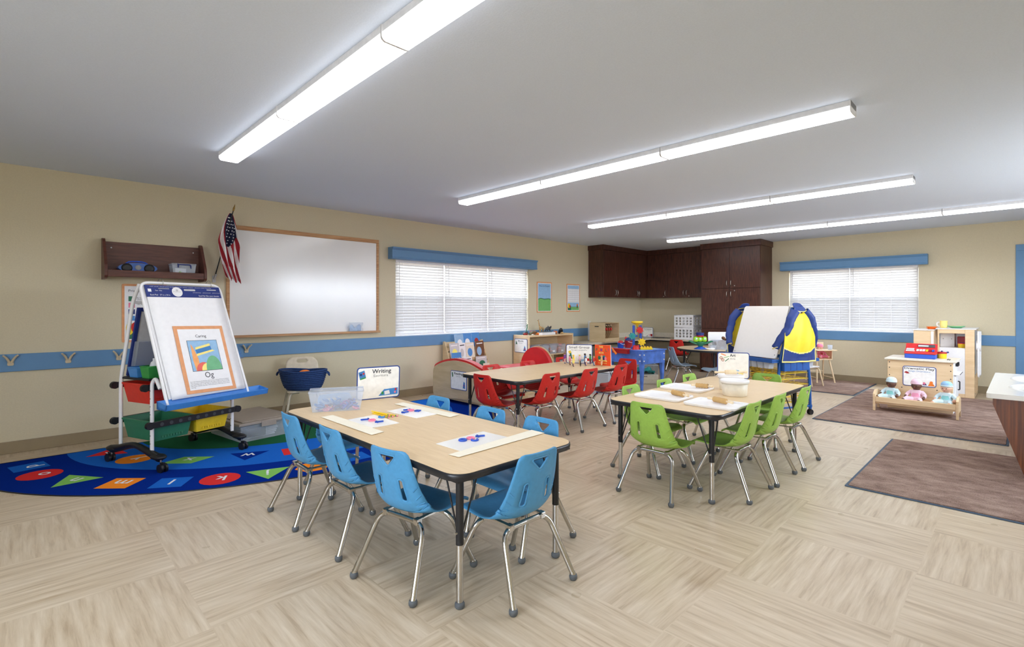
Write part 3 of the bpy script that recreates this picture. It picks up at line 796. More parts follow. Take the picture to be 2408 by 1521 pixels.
for i in range(3):
    headphones((7.60 + .20 + .07 * i, 5.335 + .17, .601 + .208), radians(-50 + 6 * i), ['headphones hanging at the left in the plywood box', 'headphones hanging in the middle in the plywood box', 'headphones hanging at the right in the plywood box'][i])

def sign(name, label, loc, rz, w, h, lines, pic, tilt=0, stand=True, mat='sign_white', border='sign_blue'):
    t = thing(name, label, 'sign', loc, rz)
    M = RX(-tilt) @ UP
    MB(border).at(M).prism(rrect(-w / 2, w / 2, 0, h, .022), 0, .005).build('border', t)
    m = MB(mat).at(M); m.poly(rrect(-w / 2 + .007, w / 2 - .007, .007, h - .007, .017), .0056)
    m.build('panel', t)
    for s, x, y, hh, mt, ww, bd in lines:
        m = MB(mt).at(M); text_into(m, s, x, y, hh, mt, .0066, ww, 'CENTER', bd); m.build('lettering', t)
    m = MB('art_blue').at(M); pic(m, w, h); m.build('picture', t)
    if stand:
        for s in (-1, 1): MB('clear_plastic').box(s * w * .3 - .02, s * w * .3 + .02, .008, .07, 0, .004).build('stand_foot', t)
    return t
def tri(m, pts, mat, z=.0064): m.cur(mat).poly(pts, z)
def pic_computer(m, w, h):
    tri(m, circ(.04, .045, .022), 'pale_pink'); tri(m, [(.07, .02), (.11, .02), (.11, .075), (.06, .07)], 'deep_red', .007); tri(m, [(-.03, .02), (-.01, .02), (.0, .05)], 'ink')
sign('computer_sign', 'small white computer sign standing on the worktop in the corner', (9.62, 5.65, .601), -pi / 2, .25, .21,
     [('Computer', 0, .165, .024, 'ink', .19, .01), ('Computadora', 0, .14, .014, 'grey', .15, 0)], pic_computer)
t = thing('cable_heap', 'small heap of dark cables on the back worktop', 'cable', (9.5, 5.25, .601))
m = MB('dark_grey'); random.seed(3)
m.tube(smooth_path([(random.uniform(-.08, .08), random.uniform(-.22, .22), .006 + .01 * random.random()) for i in range(12)], 5), .005, 6); m.build('cable', t)
# crates
def crate():
    t = thing('milk_crate', '', 'crate')
    w, dp, h = .39, .36, .236
    m = MB('white')
    def lat(P):   # lattice panel via P(u,v0,z)
        pass
    for z0, z1 in ((0, .042), (.082, .098), (.138, .154), (.194, .236)):
        m.box(-w / 2, w / 2, -dp / 2, -dp / 2 + .006, z0, z1).box(-w / 2, w / 2, dp / 2 - .006, dp / 2, z0, z1).box(-w / 2, -w / 2 + .006, -dp / 2, dp / 2, z0, z1).box(w / 2 - .006, w / 2, -dp / 2, dp / 2, z0, z1)
    for i in range(6):
        x = -w / 2 + .012 + (w - .024) * i / 5
        for y in (-dp / 2 + .003, dp / 2 - .003): m.box(x - .017, x + .017, y - .003, y + .003, 0, h)
        y = -dp / 2 + .012 + (dp - .024) * i / 5
        for x in (-w / 2 + .003, w / 2 - .003): m.box(x - .003, x + .003, y - .011, y + .011, 0, h)
    m.build('lattice_walls', t)
    m = MB('white')
    for i in range(7):
        x = -w / 2 + .01 + (w - .02) * i / 6; m.box(x - .008, x + .008, -dp / 2, dp / 2, 0, .005)
    m.build('base_grid', t)
    MB('white').tube([(-w / 2, -dp / 2, h), (w / 2, -dp / 2, h), (w / 2, dp / 2, h), (-w / 2, dp / 2, h)], .006, 6, closed=True).build('rim', t)
    return t
c1 = crate(); c1.location = (9.59, 4.735, .6015); c1.rotation_euler = (0, 0, -pi / 2); c1['label'] = 'white lattice crate on the worktop, lower of the two stacked'; c1['group'] = 'white crates stacked on the worktop'
dup(c1, (9.59, 4.735, .846), -pi / 2, 'white lattice crate on top of the other crate beside the tall cabinet', 'white crates stacked on the worktop')

# ------------------------------------------------------------------ stacking chairs
def shell_pt(t, x):
    """t: 0 top of back .. 1 seat front edge (profile); x lateral -1..1"""
    P = [(-.176, .612, .118, .018), (-.168, .555, .128, .022), (-.155, .48, .142, .030), (-.142, .415, .154, .040), (-.125, .36, .165, .050), (-.095, .325, .170, .048), (-.05, .310, .172, .030), (.02, .308, .174, .016), (.10, .318, .174, .010), (.165, .327, .168, .004), (.195, .318, .158, 0), (.203, .305, .150, 0)]
    q = t * (len(P) - 1); i = min(int(q), len(P) - 2); f = q - i
    def cr(k):
        p0 = P[max(0, i - 1)][k]; p1 = P[i][k]; p2 = P[i + 1][k]; p3 = P[min(len(P) - 1, i + 2)][k]
        return .5 * (2 * p1 + (p2 - p0) * f + (2 * p0 - 5 * p1 + 4 * p2 - p3) * f * f + (3 * p1 - p0 - 3 * p2 + p3) * f ** 3)
    y, z, w, wr = cr(0), cr(1), cr(2), cr(3)
    y2 = P[i + 1][0] - P[i][0]; z2 = P[i + 1][1] - P[i][1]; l = sqrt(y2 * y2 + z2 * z2); n = (-z2 / l, y2 / l)   # toward the sitter
    ny, nz = (n if n[0] > 0 or n[1] > 0 else (-n[0], -n[1]))
    k = abs(x) ** 2.6
    return (x * w, y + ny * wr * k, z + nz * wr * k)
TSEAT = 5.0 / 11
def make_chair(mat, label):
    t = thing('classroom_chair', label, 'chair')
    # back: outline in (x, t) space with handle hole and two slots
    tt = lambda z: z
    m = MB(mat)
    top = []; r = .22
    outer = [(1, TSEAT)] + [(1, TSEAT - .05 * i) for i in range(1, 9)] + [(.98, .035), (.90, .012), (.78, .0), (.3, -.0), (0, -.0), (-.3, 0), (-.78, 0), (-.90, .012), (-.98, .035)] + [(-1, TSEAT - .05 * i) for i in range(8, 0, -1)] + [(-1, TSEAT)]
    hole = [(-.36, .046), (.36, .046), (.41, .054), (.37, .064), (.08, .110), (0, .116), (-.08, .110), (-.37, .064), (-.41, .054)]
    def slot(cx): return [(cx + .098 * cos(a) * 1.0, .25 + (.056 if sin(a) >= 0 else -.056) + .018 * sin(a)) for a in [2 * pi * i / 12 for i in range(12)]]
    H3 = [[(x, y * 1.0) for x, y in hole], slot(-.46), slot(.46)]
    sc = .42   # isotropic parameter scale for meshing
    cdt_surface([(x * sc * .33, y) for x, y in outer], [[(x * sc * .33, y) for x, y in h] for h in H3], lambda u, v: shell_pt(v, u / (sc * .33)), .022, m)
    b = m.build('backrest', t, solid=.0065)
    rim = MB(mat)
    for h in H3:
        pts = []
        for k in range(len(h)):
            a, c = h[k], h[(k + 1) % len(h)]
            for j in range(2): pts.append(shell_pt(a[1] + (c[1] - a[1]) * j / 2, a[0] + (c[0] - a[0]) * j / 2))
        rim.tube(pts, .0048, 6, closed=True)
    rim.build('moulded_rims', b)
    m = MB(mat)
    m.grid(lambda u, v: shell_pt(TSEAT + (1 - TSEAT) * u, -1 + 2 * v), 14, 14)
    m.build('seat', t, solid=.0065)
    # ribs on the outer wings
    for s in (-1, 1):
        rb = MB(mat)
        for k in range(4):
            tk = .22 + .06 * k; a = Vector(shell_pt(tk, s * .96)) + Vector((0, -.003, 0)); c = Vector(shell_pt(tk + .03, s * .80)) + Vector((0, -.004, 0))
            rb.tube([a, c], .0028, 5)
        rb.build('side_ribbing', b)
    # front and rear legs: bent tubes meeting under the seat
    R = .0125
    def legpath(s, e):   # s side, e end (-1 rear, 1 front)
        return round_path([(0, e * .078, .283), (s * .138, e * .082, .283), (s * .190, e * .196, .022)], .062, 7)
    for e in (-1, 1):
        for s in (-1, 1):
            l = MB('chrome').tube(legpath(s, e), R, 10).build('leg', t)
            d = (Vector((s * .190, e * .196, .022)) - Vector((s * .138, e * .082, .283))).normalized()
            f = Vector((s * .190, e * .196, .022))
            MB('chrome').cyl(f - d * .012, f, .0135, n=12).build('sleeve', l)
            MB('rubber').lathe([(.001, -.022), (.013, -.022), (.018, -.014), (.0185, -.004), (.016, .004), (.001, .006)], tuple(f), 14).build('glide', l)
    for s in (-1, 1):
        br = MB('chrome'); br.box(s * .10 - .009, s * .10 + .009, -.10, .10, .2925, .299)
        for e in (-1, 1): br.cbox((s * .10, e * .082, .288), (.026, .028, .026))
        br.build('mounting_bar', t)
    return t
def chairs(mat, spots, group):
    proto = None
    for x, y, a, lb in spots:
        if proto is None:
            proto = make_chair(mat, lb); proto['group'] = group; proto.location = (x, y, 0); proto.rotation_euler = (0, 0, radians(a))
        else: dup(proto, (x, y, 0), radians(a), lb, group)
chairs('chair_blue', [
    (1.317, 1.985, -79.5, 'blue chair on the left side of the nearest table, closest to the camera'),
    (1.60, 1.625, 0, 'blue chair at the near short end of the nearest table'),
    (1.305, 2.52, -90, 'blue chair, middle one on the left side of the nearest table'),
    (1.283, 2.997, -90, 'blue chair on the left side of the nearest table, closest to the easel'),
    (1.925, 1.885, 90, 'blue chair on the right side of the nearest table, closest to the camera'),
    (1.915, 2.29, 90, 'blue chair, middle one on the right side of the nearest table'),
    (1.915, 2.83, 90, 'blue chair on the right side of the nearest table, closest to the reading couch'),
    (1.62, 3.31, 180, 'blue chair at the far end of the nearest table, behind the clear letter bin'),
], 'blue chairs around the nearest table')
chairs('chair_green', [
    (3.065, 1.715, -90, 'green chair at the near short end of the art table, full back facing the camera'),
    (3.45, 1.40, 0, 'green chair on the right side of the art table, nearest the camera'),
    (3.90, 1.385, 0, 'green chair, middle one on the right side of the art table'),
    (4.41, 1.36, 0, 'green chair on the right side of the art table, nearest the rolling art easel'),
    (3.47, 2.035, 180, 'green chair on the left side of the art table, nearest the camera'),
    (3.97, 2.02, 180, 'green chair, middle one on the left side of the art table'),
    (4.45, 2.03, 180, 'green chair on the left side of the art table, left of the art sign'),
    (4.84, 1.69, 90, 'green chair at the far short end of the art table, behind the white tubs'),
], 'green chairs around the art table')
chairs('chair_red', [
    (3.22, 3.52, -90, 'red chair at the near short end of the small group table, by the couch'),
    (3.60, 3.29, 0, 'red chair on the near side of the small group table, leftmost of the three there'),
    (4.15, 3.245, 0, 'red chair, middle one on the near side of the small group table'),
    (4.69, 3.235, 0, 'red chair on the near side of the small group table, rightmost of the three there'),
    (3.65, 3.885, 180, 'red chair on the wall side of the small group table, leftmost, next to the couch'),
    (4.22, 3.885, 180, 'red chair, middle one on the wall side of the small group table'),
    (4.86, 3.90, 180, 'red chair on the wall side of the small group table, left of the figures'),
    (5.10, 3.36, 90, 'red chair at the far end of the small group table, before the water table'),
    (9.24, 4.76, -76, 'red chair under the back worktop beside the dark tall cabinet'),
    (7.80, 5.13, 0, 'red chair at the worktop below the plywood listening box'),
], 'red classroom chairs')
chairs('chair_grey', [
    (7.52, 3.84, -130, 'pale blue grey chair seen from the side at the round table'),
    (7.35, 3.15, 45, 'pale blue grey chair mostly hidden behind the art sign'),
], 'pale blue grey chairs at the round table')

# ------------------------------------------------------------------ activity tables
def table(name, label, x0, x1, y0, y1, z, lam, r=.085):
    cx, cy = (x0 + x1) / 2, (y0 + y1) / 2; w, d = x1 - x0, y1 - y0
    t = thing(name, label, 'table', (cx, cy, 0), 0)
    MB(lam).prism(rrect(-w / 2 + .003, w / 2 - .003, -d / 2 + .003, d / 2 - .003, r, 8), z - .026, z).build('tabletop', t, bevel=.001)
    e = MB('black_edge'); P = rrect(-w / 2, w / 2, -d / 2, d / 2, r, 8)
    n = len(P); q = [(x, y) for x, y in P]
    sec = [(0.002, z - .029), (.0, z - .026), (-.0025, z - .014), (0, z - .003), (.003, z - .001)]
    pts = []
    for x, y in q:
        nx = max(-1, min(1, (abs(x) - (w / 2 - r)) / r)) if abs(x) > w / 2 - r else 0; ny = max(-1, min(1, (abs(y) - (d / 2 - r)) / r)) if abs(y) > d / 2 - r else 0
        l = sqrt(nx * nx + ny * ny) or 1; nx = nx / l * (1 if x > 0 else -1); ny = ny / l * (1 if y > 0 else -1)
        pts += [(x - nx * s, y - ny * s, zz) for s, zz in sec]
    e.add(pts, [(i * 5 + k, ((i + 1) % n) * 5 + k, ((i + 1) % n) * 5 + k + 1, i * 5 + k + 1) for i in range(n) for k in range(4)], True)
    e.prism(rrect(-w / 2 + .002, w / 2 - .002, -d / 2 + .002, d / 2 - .002, r, 8), z - .031, z - .0265)
    e.build('edge_band', t)
    for sx in (-1, 1):
        for sy in (-1, 1):
            lx, ly = sx * (w / 2 - .075), sy * (d / 2 - .075)
            l = MB('black').cyl((lx, ly, .26), (lx, ly, z - .031), .0165, n=14).build('leg', t)
            MB('chrome').cyl((lx, ly, .022), (lx, ly, .26), .0145, n=14).build('lower_tube', l)
            MB('black').cbox((lx, ly, z - .035), (.10, .10, .008)).build('mounting_plate', l)
            MB('rubber').lathe([(.001, 0), (.016, 0), (.021, .006), (.021, .018), (.016, .026), (.001, .027)], (lx, ly, 0), 14).build('glide', l)
            m = MB('black')
            m.cyl((lx - sx * .012, ly, .30), (lx - sx * .10, ly, z - .031), .0042, n=6).cyl((lx, ly - sy * .012, .30), (lx, ly - sy * .10, z - .031), .0042, n=6)
            m.build('leg_brace', l)
            MB('nickel').cyl((lx + sx * .014, ly, .31), (lx + sx * .024, ly, .31), .006, n=8).build('height_screw', l)
    return t
ZT = .57
table('activity_table', 'rectangular laminate table nearest the camera with blue chairs', 1.215, 1.965, 1.545, 3.33, ZT, 'maple_lam_x'.replace('_x', ''))
table('activity_table', 'rectangular laminate art table with green chairs', 3.03, 4.80, 1.30, 2.12, ZT, 'maple_lam')
table('activity_table', 'rectangular laminate table with red chairs and toy figures', 3.165, 4.89, 3.15, 3.98, ZT, 'maple_lam')
# round table at the back
t = thing('round_table', 'round laminate table with black edge holding the toy and pinecone bin', 'table', (8.12, 3.52, 0))
RT = .57
MB('maple_lam').prism(circ(0, 0, .607, 56), .544, RT).build('tabletop', t)
MB('black_edge').lathe([(.60, .541), (.610, .544), (.612, .556), (.610, .569), (.606, .5705)], n=56).prism(circ(0, 0, .606, 56), .538, .5435).build('edge_band', t)
for a in (20, 110, 200, 290):
    lx, ly = .50 * cos(radians(a)), .50 * sin(radians(a))
    l = MB('black').cyl((lx, ly, .26), (lx, ly, .538), .0165, n=14).build('leg', t)
    MB('chrome').cyl((lx, ly, .022), (lx, ly, .26), .0145, n=14).build('lower_tube', l)
    MB('rubber').cyl((lx, ly, 0), (lx, ly, .024), .02, n=12).build('glide', l)
    MB('black').cyl((lx * .97, ly * .97, .30), (lx * .75 - ly * .12, ly * .75 + lx * .12, .538), .0042, n=6).cyl((lx * .97, ly * .97, .30), (lx * .75 + ly * .12, ly * .75 - lx * .12, .538), .0042, n=6).build('leg_brace', l)

# ------------------------------------------------------------------ alphabet rug
rg = thing('alphabet_rug', 'half oval blue and green alphabet rug under the easel and nearest table', 'rug', (2.14, 5.63, 0))
def halfell(a, b, n=48): return [(a * cos(pi + pi * i / n), b * sin(pi + pi * i / n)) for i in range(n + 1)]
m = MB('rug_navy'); m.prism(halfell(2.43, 2.03), .0003, .0035); m.build('outer_field', rg)
MB('black').tube([(x, y, .002) for x, y in halfell(2.436, 2.036)], .005, 6, closed=True).build('bound_edge', rg)
MB('rug_blue').poly([(x, y) for x, y in halfell(1.85, 1.57)], .0039).build('middle_field', rg)
MB('rug_green').poly([(x, y) for x, y in halfell(1.33, .96)], .0043).build('inner_field', rg)
def rug_letter(ch, wx, wy, shape, col, s=.13):
    x, y = wx - 2.14, wy - 5.63
    # letters read from the wall side: their tops point away from the centre of the rug
    n = atan2(y / 4.1, x / 5.9); rot = n - pi / 2
    M = T4(x, y, 0) @ Matrix.Rotation(rot, 4, 'Z')
    m = MB(col).at(M)
    sh = {'circle': circ(0, 0, s), 'square': [(-s * .8, -s * .8), (s * .8, -s * .8), (s * .8, s * .8), (-s * .8, s * .8)],
          'diamond': [(-s * 1.1, 0), (0, -s * 1.1), (s * 1.1, 0), (0, s * 1.1)], 'tri': [(-s * 1.15, s * .8), (0, -s * 1.1), (s * 1.15, s * .8)][::-1],
          'uptri': [(-s * 1.15, -s * .75), (s * 1.15, -s * .75), (0, s * 1.1)], 'hex': circ(0, 0, s, 6), 'para': [(-s * 1.25, -s * .7), (s * .6, -s * .7), (s * 1.25, s * .7), (-s * .6, s * .7)]}[shape]
    m.poly(sh, .0047); text_into(m, ch, 0, -.05 if ch in 'jyp' else -.06, .105, 'rug_white', .0052, None, 'CENTER', .012)
    return m
for i, (ch, x, y, shp, col) in enumerate([('q', -.10, 5.40 - .0, 'uptri', 'rug_lime'), ('p', .06, 5.37, 'square', 'rug_blue'), ('o', .114, 5.06, 'circle', 'rug_red'), ('n', .274, 4.724, 'uptri', 'rug_lime'), ('m', .51, 4.42, 'square', 'rug_orange'), ('l', .765, 4.19, 'square', 'rug_blue'),
        ('k', 1.032, 4.035, 'circle', 'rug_red'), ('j', 1.322, 3.925, 'uptri', 'rug_lime'), ('i', 1.62, 3.84, 'hex', 'rug_orange'), ('h', 1.976, 3.86, 'square', 'rug_blue'), ('g', 2.30, 3.84, 'circle', 'rug_red'), ('f', 2.66, 3.87, 'uptri', 'rug_lime'), ('e', 3.0, 3.97, 'square', 'rug_orange'),
        ('z', .536, 5.421, 'uptri', 'rug_red'), ('y', .676, 5.047, 'circle', 'rug_orange'), ('x', .972, 4.715, 'para', 'rug_lime'), ('w', 1.361, 4.516, 'uptri', 'rug_navy'), ('v', 1.70, 4.38, 'square', 'rug_red'), ('u', 2.12, 4.33, 'circle', 'rug_orange'), ('t', 2.55, 4.36, 'square', 'rug_lime'), ('s', 2.95, 4.52, 'uptri', 'rug_navy')]):
    if ch == 'q': continue
    rug_letter(ch, x, y, shp, col).build('letter_patch', rg)

# brown mats by the right side
plastic('slate_edge', (62, 84, 108), 0.6)
def mat_thing(label, x0, x1, y0, y1):
    t = thing('floor_mat', label, 'mat', ((x0 + x1) / 2, (y0 + y1) / 2, 0)); a, b_ = (x1 - x0) / 2, (y1 - y0) / 2
    MB('slate_edge').prism(rrect(-a, a, -b_, b_, .01), .001, .006).build('rubber_edge', t)
    MB('mat_brown').prism(rrect(-a + .018, a - .018, -b_ + .018, b_ - .018, .01), .0062, .012).build('pile', t)
mat_thing('long brown mat with dark edge, nearest the camera beside the sink counter', 4.06, 5.82, -.05, .87)
mat_thing('large brown mat under the play stove and doll bed', 6.26, 9.15, .10, 1.648)
mat_thing('brown mat along the back wall under the wooden doll high chair', 8.32, 9.86, 1.665, 3.15)
t = thing('side_splash', 'narrow white upright board at the left end of the worktop by the listening box', 'board', (7.955, 5.955, .6005))
MB('white').box(-.006, .006, -.03, .028, 0, .37).build('board', t, bevel=.002)
# ------------------------------------------------------------------ teaching easel stand
E = thing('teaching_easel', 'white tube teaching easel on black casters with coloured tubs and blue tray', 'easel', (.959, 4.936, 0), radians(21.2))
for s in (-1, 1):
    x = s * .335
    m = MB('black')
    arc = smooth_path([(x, -.30, .105), (x, -.20, .125), (x, 0, .165), (x, .20, .125), (x, .30, .105)], 6)
    m.tube(arc, [.022 + .008 * abs(i / (len(arc) - 1) - .5) * 2 for i in range(len(arc))], 12, flat=1.25)
    for e in (-1, 1): m.ball((x, e * .285, .112), .06, 16, (.75, 1.25, .38))
    b = m.build('base_foot', E)
    for e in (-1, 1):
        c = MB('black')
        for q in (-1, 1): c.cyl((x + q * .008, e * .335, .033), (x + q * .024, e * .335, .033), .033, n=20)
        c.box(x - .008, x + .008, e * .335 - .02, e * .335 + .02, .03, .075); w_ = c.build('caster', E)
        MB('nickel').cyl((x, e * .315, .06), (x, e * .315, .10), .006, n=8).build('caster_stem', w_)
for s in (-1, 1):
    x = s * .33
    # lower uprights
    o = MB('white').tube(round_path([(x, -.20, .13), (x, -.20, .66), (x, -.245, .70), (x, -.30, .62)], .05), .0135, 10).build('front_post', E)
    k = MB('black')
    for z in (.20, .26, .32, .42, .48, .54, .60): k.cyl((x - .014, -.20, z), (x + .014, -.20, z), .004, n=6)
    k.build('height_holes', o)
    o = MB('white').tube(round_path([(x, .20, .13), (x, .20, .66), (x * .97, .06, 1.28), (x * .94, -.005, 1.41)], .06), .0135, 10).build('rear_post', E)
# front sloped frame (rounded top), chart board, rings
z0f, y0f, z1f, y1f = .50, -.395, 1.425, -.03
def fr(x, t): return (x, y0f + (y1f - y0f) * t, z0f + (z1f - z0f) * t)
MB('white').tube(round_path([fr(-.335, 0), fr(-.325, 1), fr(.325, 1), fr(.335, 0)], .07, 6), .0115, 10).build('sloped_frame', E)
MB('white').tube([(-.31, .055, 1.27), (.31, .055, 1.27)], .010, 8).build('cross_bar', E)
sl = atan2(z1f - z0f, y1f - y0f); dirn = Vector((0, y1f - y0f, z1f - z0f)).normalized(); Ln = sqrt((z1f - z0f) ** 2 + (y1f - y0f) ** 2)
BM = Matrix(((1, 0, 0, 0), (0, dirn.y, -dirn.z, y0f), (0, dirn.z, dirn.y, z0f), (0, 0, 0, 1)))   # x right, y up the slope, z outward
MB('white').at(BM).box(-.318, .318, .03, Ln - .02, -.006, .004).build('backing_board', E)
t = thing('chart_pad', 'large white flip chart pad with a navy header strip clipped on the easel', 'pad', (.959, 4.936, 0), radians(21.2), None)
m = MB('white_paper').at(BM); W = .605
m.grid(lambda u, v: ((u - .5) * W, .035 + v * (Ln - .065), .016 + .003 * sin(v * 14 + u * 2) * (1 - v) ), 8, 24); m.build('paper', t, solid=.006)
m = MB('navy').at(BM).box(-W / 2 - .002, W / 2 + .002, Ln - .128, Ln - .028, .012, .0215); m.build('header_strip', t)
m = MB('white').at(BM)
text_into(m, 'Easel Pad   27 in x 34 in', -.28, Ln - .116, .012, 'white', .0222, .15, 'LEFT'); text_into(m, 'Easel Pad  Bloc pour chevalet', .285, Ln - .118, .013, 'white', .0222, .18, 'RIGHT')
text_into(m, 'Pacon   White', -.235, Ln - .078, .010, 'white', .0222, .05, 'LEFT'); m.poly([(-.29, Ln - .085), (-.265, Ln - .085), (-.265, Ln - .060), (-.29, Ln - .060)], .0222)
for k in range(3): text_into(m, 'perforated sheets', .06 + .085 * k, Ln - .086 - .0, .006, 'white', .0222, .07, 'LEFT')
text_into(m, 'self stick easel pad large format white paper sheets with handle', -.02, Ln - .042, .005, 'white', .0222, .5)
m.poly(circ(-.068, Ln - .082, .042, 24), .0224); text_into(m, 'Pacon', -.068, Ln - .086, .013, 'light_grey', .0232, .06)
m.cur('light_grey').poly(circ(-.068, Ln - .068, .010, 12), .0232)
m.cur('grey').poly(rrect(-.21, -.125, Ln - .060, Ln - .052, .004), .0224); m.cur('light_grey').poly(rrect(-.01, .085, Ln - .070, Ln - .055, .006), .0224); m.cur('light_grey').poly(rrect(.185, .27, Ln - .060, Ln - .052, .004), .0224)
m.build('header_print', t)
for s in (-.17, .23):
    r = thing('binder_ring', 'metal ring holding the pad at the %s of the easel top' % ('left' if s < 0 else 'right'), 'ring', (.959, 4.936, 0), radians(21.2), 'binder rings on the easel')
    c = Vector(fr(s, 1))
    MB('nickel').tube([(c.x + .002, c.y + .034 * cos(a), c.z + .004 + .034 * sin(a)) for a in [2 * pi * i / 24 for i in range(24)]], .0028, 6, closed=True).build('ring_wire', r)
# caring poster on pad
t = thing('character_sheet', 'orange bordered sheet titled Caring leaning on the flip chart', 'poster', (.959, 4.936, 0), radians(21.2))
PM = BM @ T4(.015, .052, .024) @ RZ(-1.5)
pw, ph = .41, .56
MB('peach').at(PM).box(-pw / 2, pw / 2, 0, ph, 0, .003).build('border', t)
m = MB('white_paper').at(PM); m.poly([(-pw / 2 + .028, .026), (pw / 2 - .028, .026), (pw / 2 - .028, ph - .028), (-pw / 2 + .028, ph - .028)], .0038); m.build('sheet', t)
m = MB('ink').at(PM)
text_into(m, 'Caring', .0, ph - .10, .024, 'ink', .0046, .09)
text_into(m, 'Og', .0, .118, .048, 'ink', .0046, .072)
for k, s in enumerate(['Og is the Primrose bookworm who loves to read and Primrose children', 'Og is fourteen, a special thing each who does stories, he has of reading', 'and exploring new worlds. Og can read from Og your stories to all', 'kids. If you could be you have a favorite book to share with your friend', 'and Og!']):
    text_into(m, s, -pw / 2 + .04, .090 - .012 * k, .007, 'ink', .0046, .32 if k < 4 else .035, 'LEFT')
m.build('lettering', t)
m = MB('ink').at(PM); q0, q1, r0, r1 = -.125, .125, .175, ph - .125
m.poly([(q0, r0), (q1, r0), (q1, r1), (q0, r1)], .0046)
m.cur('art_blue').poly([(q0 + .003, r0 + .003), (q1 - .003, r0 + .003), (q1 - .003, r1 - .003), (q0 + .003, r1 - .003)], .0052)
# a plain landscape in the picture's colours: leaf, striped hills, sun band
plastic('soft_green', (120, 186, 140), .8); plastic('soft_orange', (244, 172, 110), .8); plastic('soft_red', (232, 110, 100), .8); plastic('soft_yellow', (250, 232, 140), .8); plastic('mid_blue', (70, 130, 190), .8)
m.cur('soft_orange').poly([(-.10, r1 - .03), (-.085, r1 - .06), (-.06, r0 + .11), (-.06, r0 + .06), (-.07, r0 + .003), (-.095, r0 + .003), (-.105, r0 + .09)], .0058)
m.cur('soft_red').poly(circ(-.03, r0 + .003, .062, 14, .07, 0, 180), .0060)
m.cur('soft_yellow').poly(circ(.0, r0 + .003, .05, 14, .06, 0, 180), .0064)
m.cur('soft_green').poly(circ(.055, r0 + .003, .066, 18, .12, 0, 180), .0068)
m.cur('mid_blue').poly([(-.07, r1 - .08), (.06, r1 - .05), (.065, r1 - .085), (-.065, r1 - .115)], .0062)
m.cur('soft_yellow').poly([(-.066, r1 - .06), (.056, r1 - .03), (.06, r1 - .05), (-.07, r1 - .08)], .0062)
m.cur('soft_yellow').poly([(-.066, r1 - .115), (.067, r1 - .085), (.09, r1 - .095), (-.07, r1 - .135)], .0062)
m.build('picture', t)
# blue tray
m = MB('easel_blue')
pr = [(-.395 + .02, .505), (-.50, .475), (-.505, .48), (-.50, .515), (-.515, .52), (-.52, .465), (-.50, .458), (-.375, .485)]
m.at(Matrix(((0, 0, 1, -.40), (1, 0, 0, 0), (0, 1, 0, 0), (0, 0, 0, 1)))); m.prism([(-.375, .545), (-.382, .545), (-.40, .502), (-.47, .490), (-.485, .525), (-.492, .522), (-.480, .478), (-.375, .486)], 0, .86)
m.prism([(-.375, .545), (-.492, .522), (-.480, .478), (-.375, .486)], 0, .006).prism([(-.375, .545), (-.492, .522), (-.480, .478), (-.375, .486)], .854, .86)
m.build('marker_tray', E, bevel=.003)
# rails and tubs
def rail(y, z):
    m = MB('black').box(-.365, .365, y - .012, y + .012, z - .022, z + .022)
    for s in (-1, 1): m.cyl((s * .362, y - .014, z), (s * .362, y + .014, z), .028, n=18)
    o = m.build('tub_rail', E, bevel=.002)
    h = MB('dark_grey')
    for i in range(9): h.cyl((-.28 + .07 * i, y - .0125, z), (-.28 + .07 * i, y - .0145, z), .014, n=14)
    h.build('rail_holes', o)
for y in (-.225, .225): rail(y, .34)
for y in (-.165, .225): rail(y, .62)
def tub(mat, x0, x1, y0, y1, z0, z1, label):
    t = thing('storage_tub', label, 'tub', (.959, 4.936, 0), radians(21.2), 'coloured tubs on the easel stand')
    a = .025
    m = MB(mat); m.add([(x0 + a, y0 + a, z0), (x1 - a, y0 + a, z0), (x1 - a, y1 - a, z0), (x0 + a, y1 - a, z0), (x0, y0, z1), (x1, y0, z1), (x1, y1, z1), (x0, y1, z1)], [(3, 2, 1, 0), (0, 1, 5, 4), (1, 2, 6, 5), (2, 3, 7, 6), (3, 0, 4, 7)])
    m.build('tub_body', t, solid=.004)
    m = MB(mat)
    m.box(x0 - .012, x1 + .012, y0 - .014, y0 - .002, z1 - .006, z1).box(x0 - .012, x1 + .012, y1 + .002, y1 + .014, z1 - .006, z1).box(x0 - .014, x0 - .002, y0, y1, z1 - .012, z1).box(x1 + .002, x1 + .014, y0, y1, z1 - .012, z1)
    m.build('rim', t, bevel=.002)
    m = MB(mat)
    for i in range(8):
        xx = x0 + (x1 - x0) * (.25 + .5 * i / 7); m.box(xx - .008, xx + .008, y0 + a * .72 - .006, y0 + a * .72, z0 + .018, z0 + .034)
    m.build('grip_ribs', t)
tub('tub_green', -.318, -.022, -.200, .195, .205, .362, 'green plastic tub on the lower left of the easel stand')
tub('tub_yellow', .006, .302, -.200, .195, .205, .362, 'yellow plastic tub on the lower right of the easel stand')
tub('tub_red', -.318, -.120, -.138, .195, .485, .642, 'red plastic tub on the upper left of the easel stand')
tub('deep_red', -.075, .235, -.138, .195, .485, .642, 'darker red plastic tub mostly behind the easel tray')
MB('black').box(-.33, .33, -.16, .22, .668, .684).build('upper_shelf', E, bevel=.003)
for s in (-1,): pass
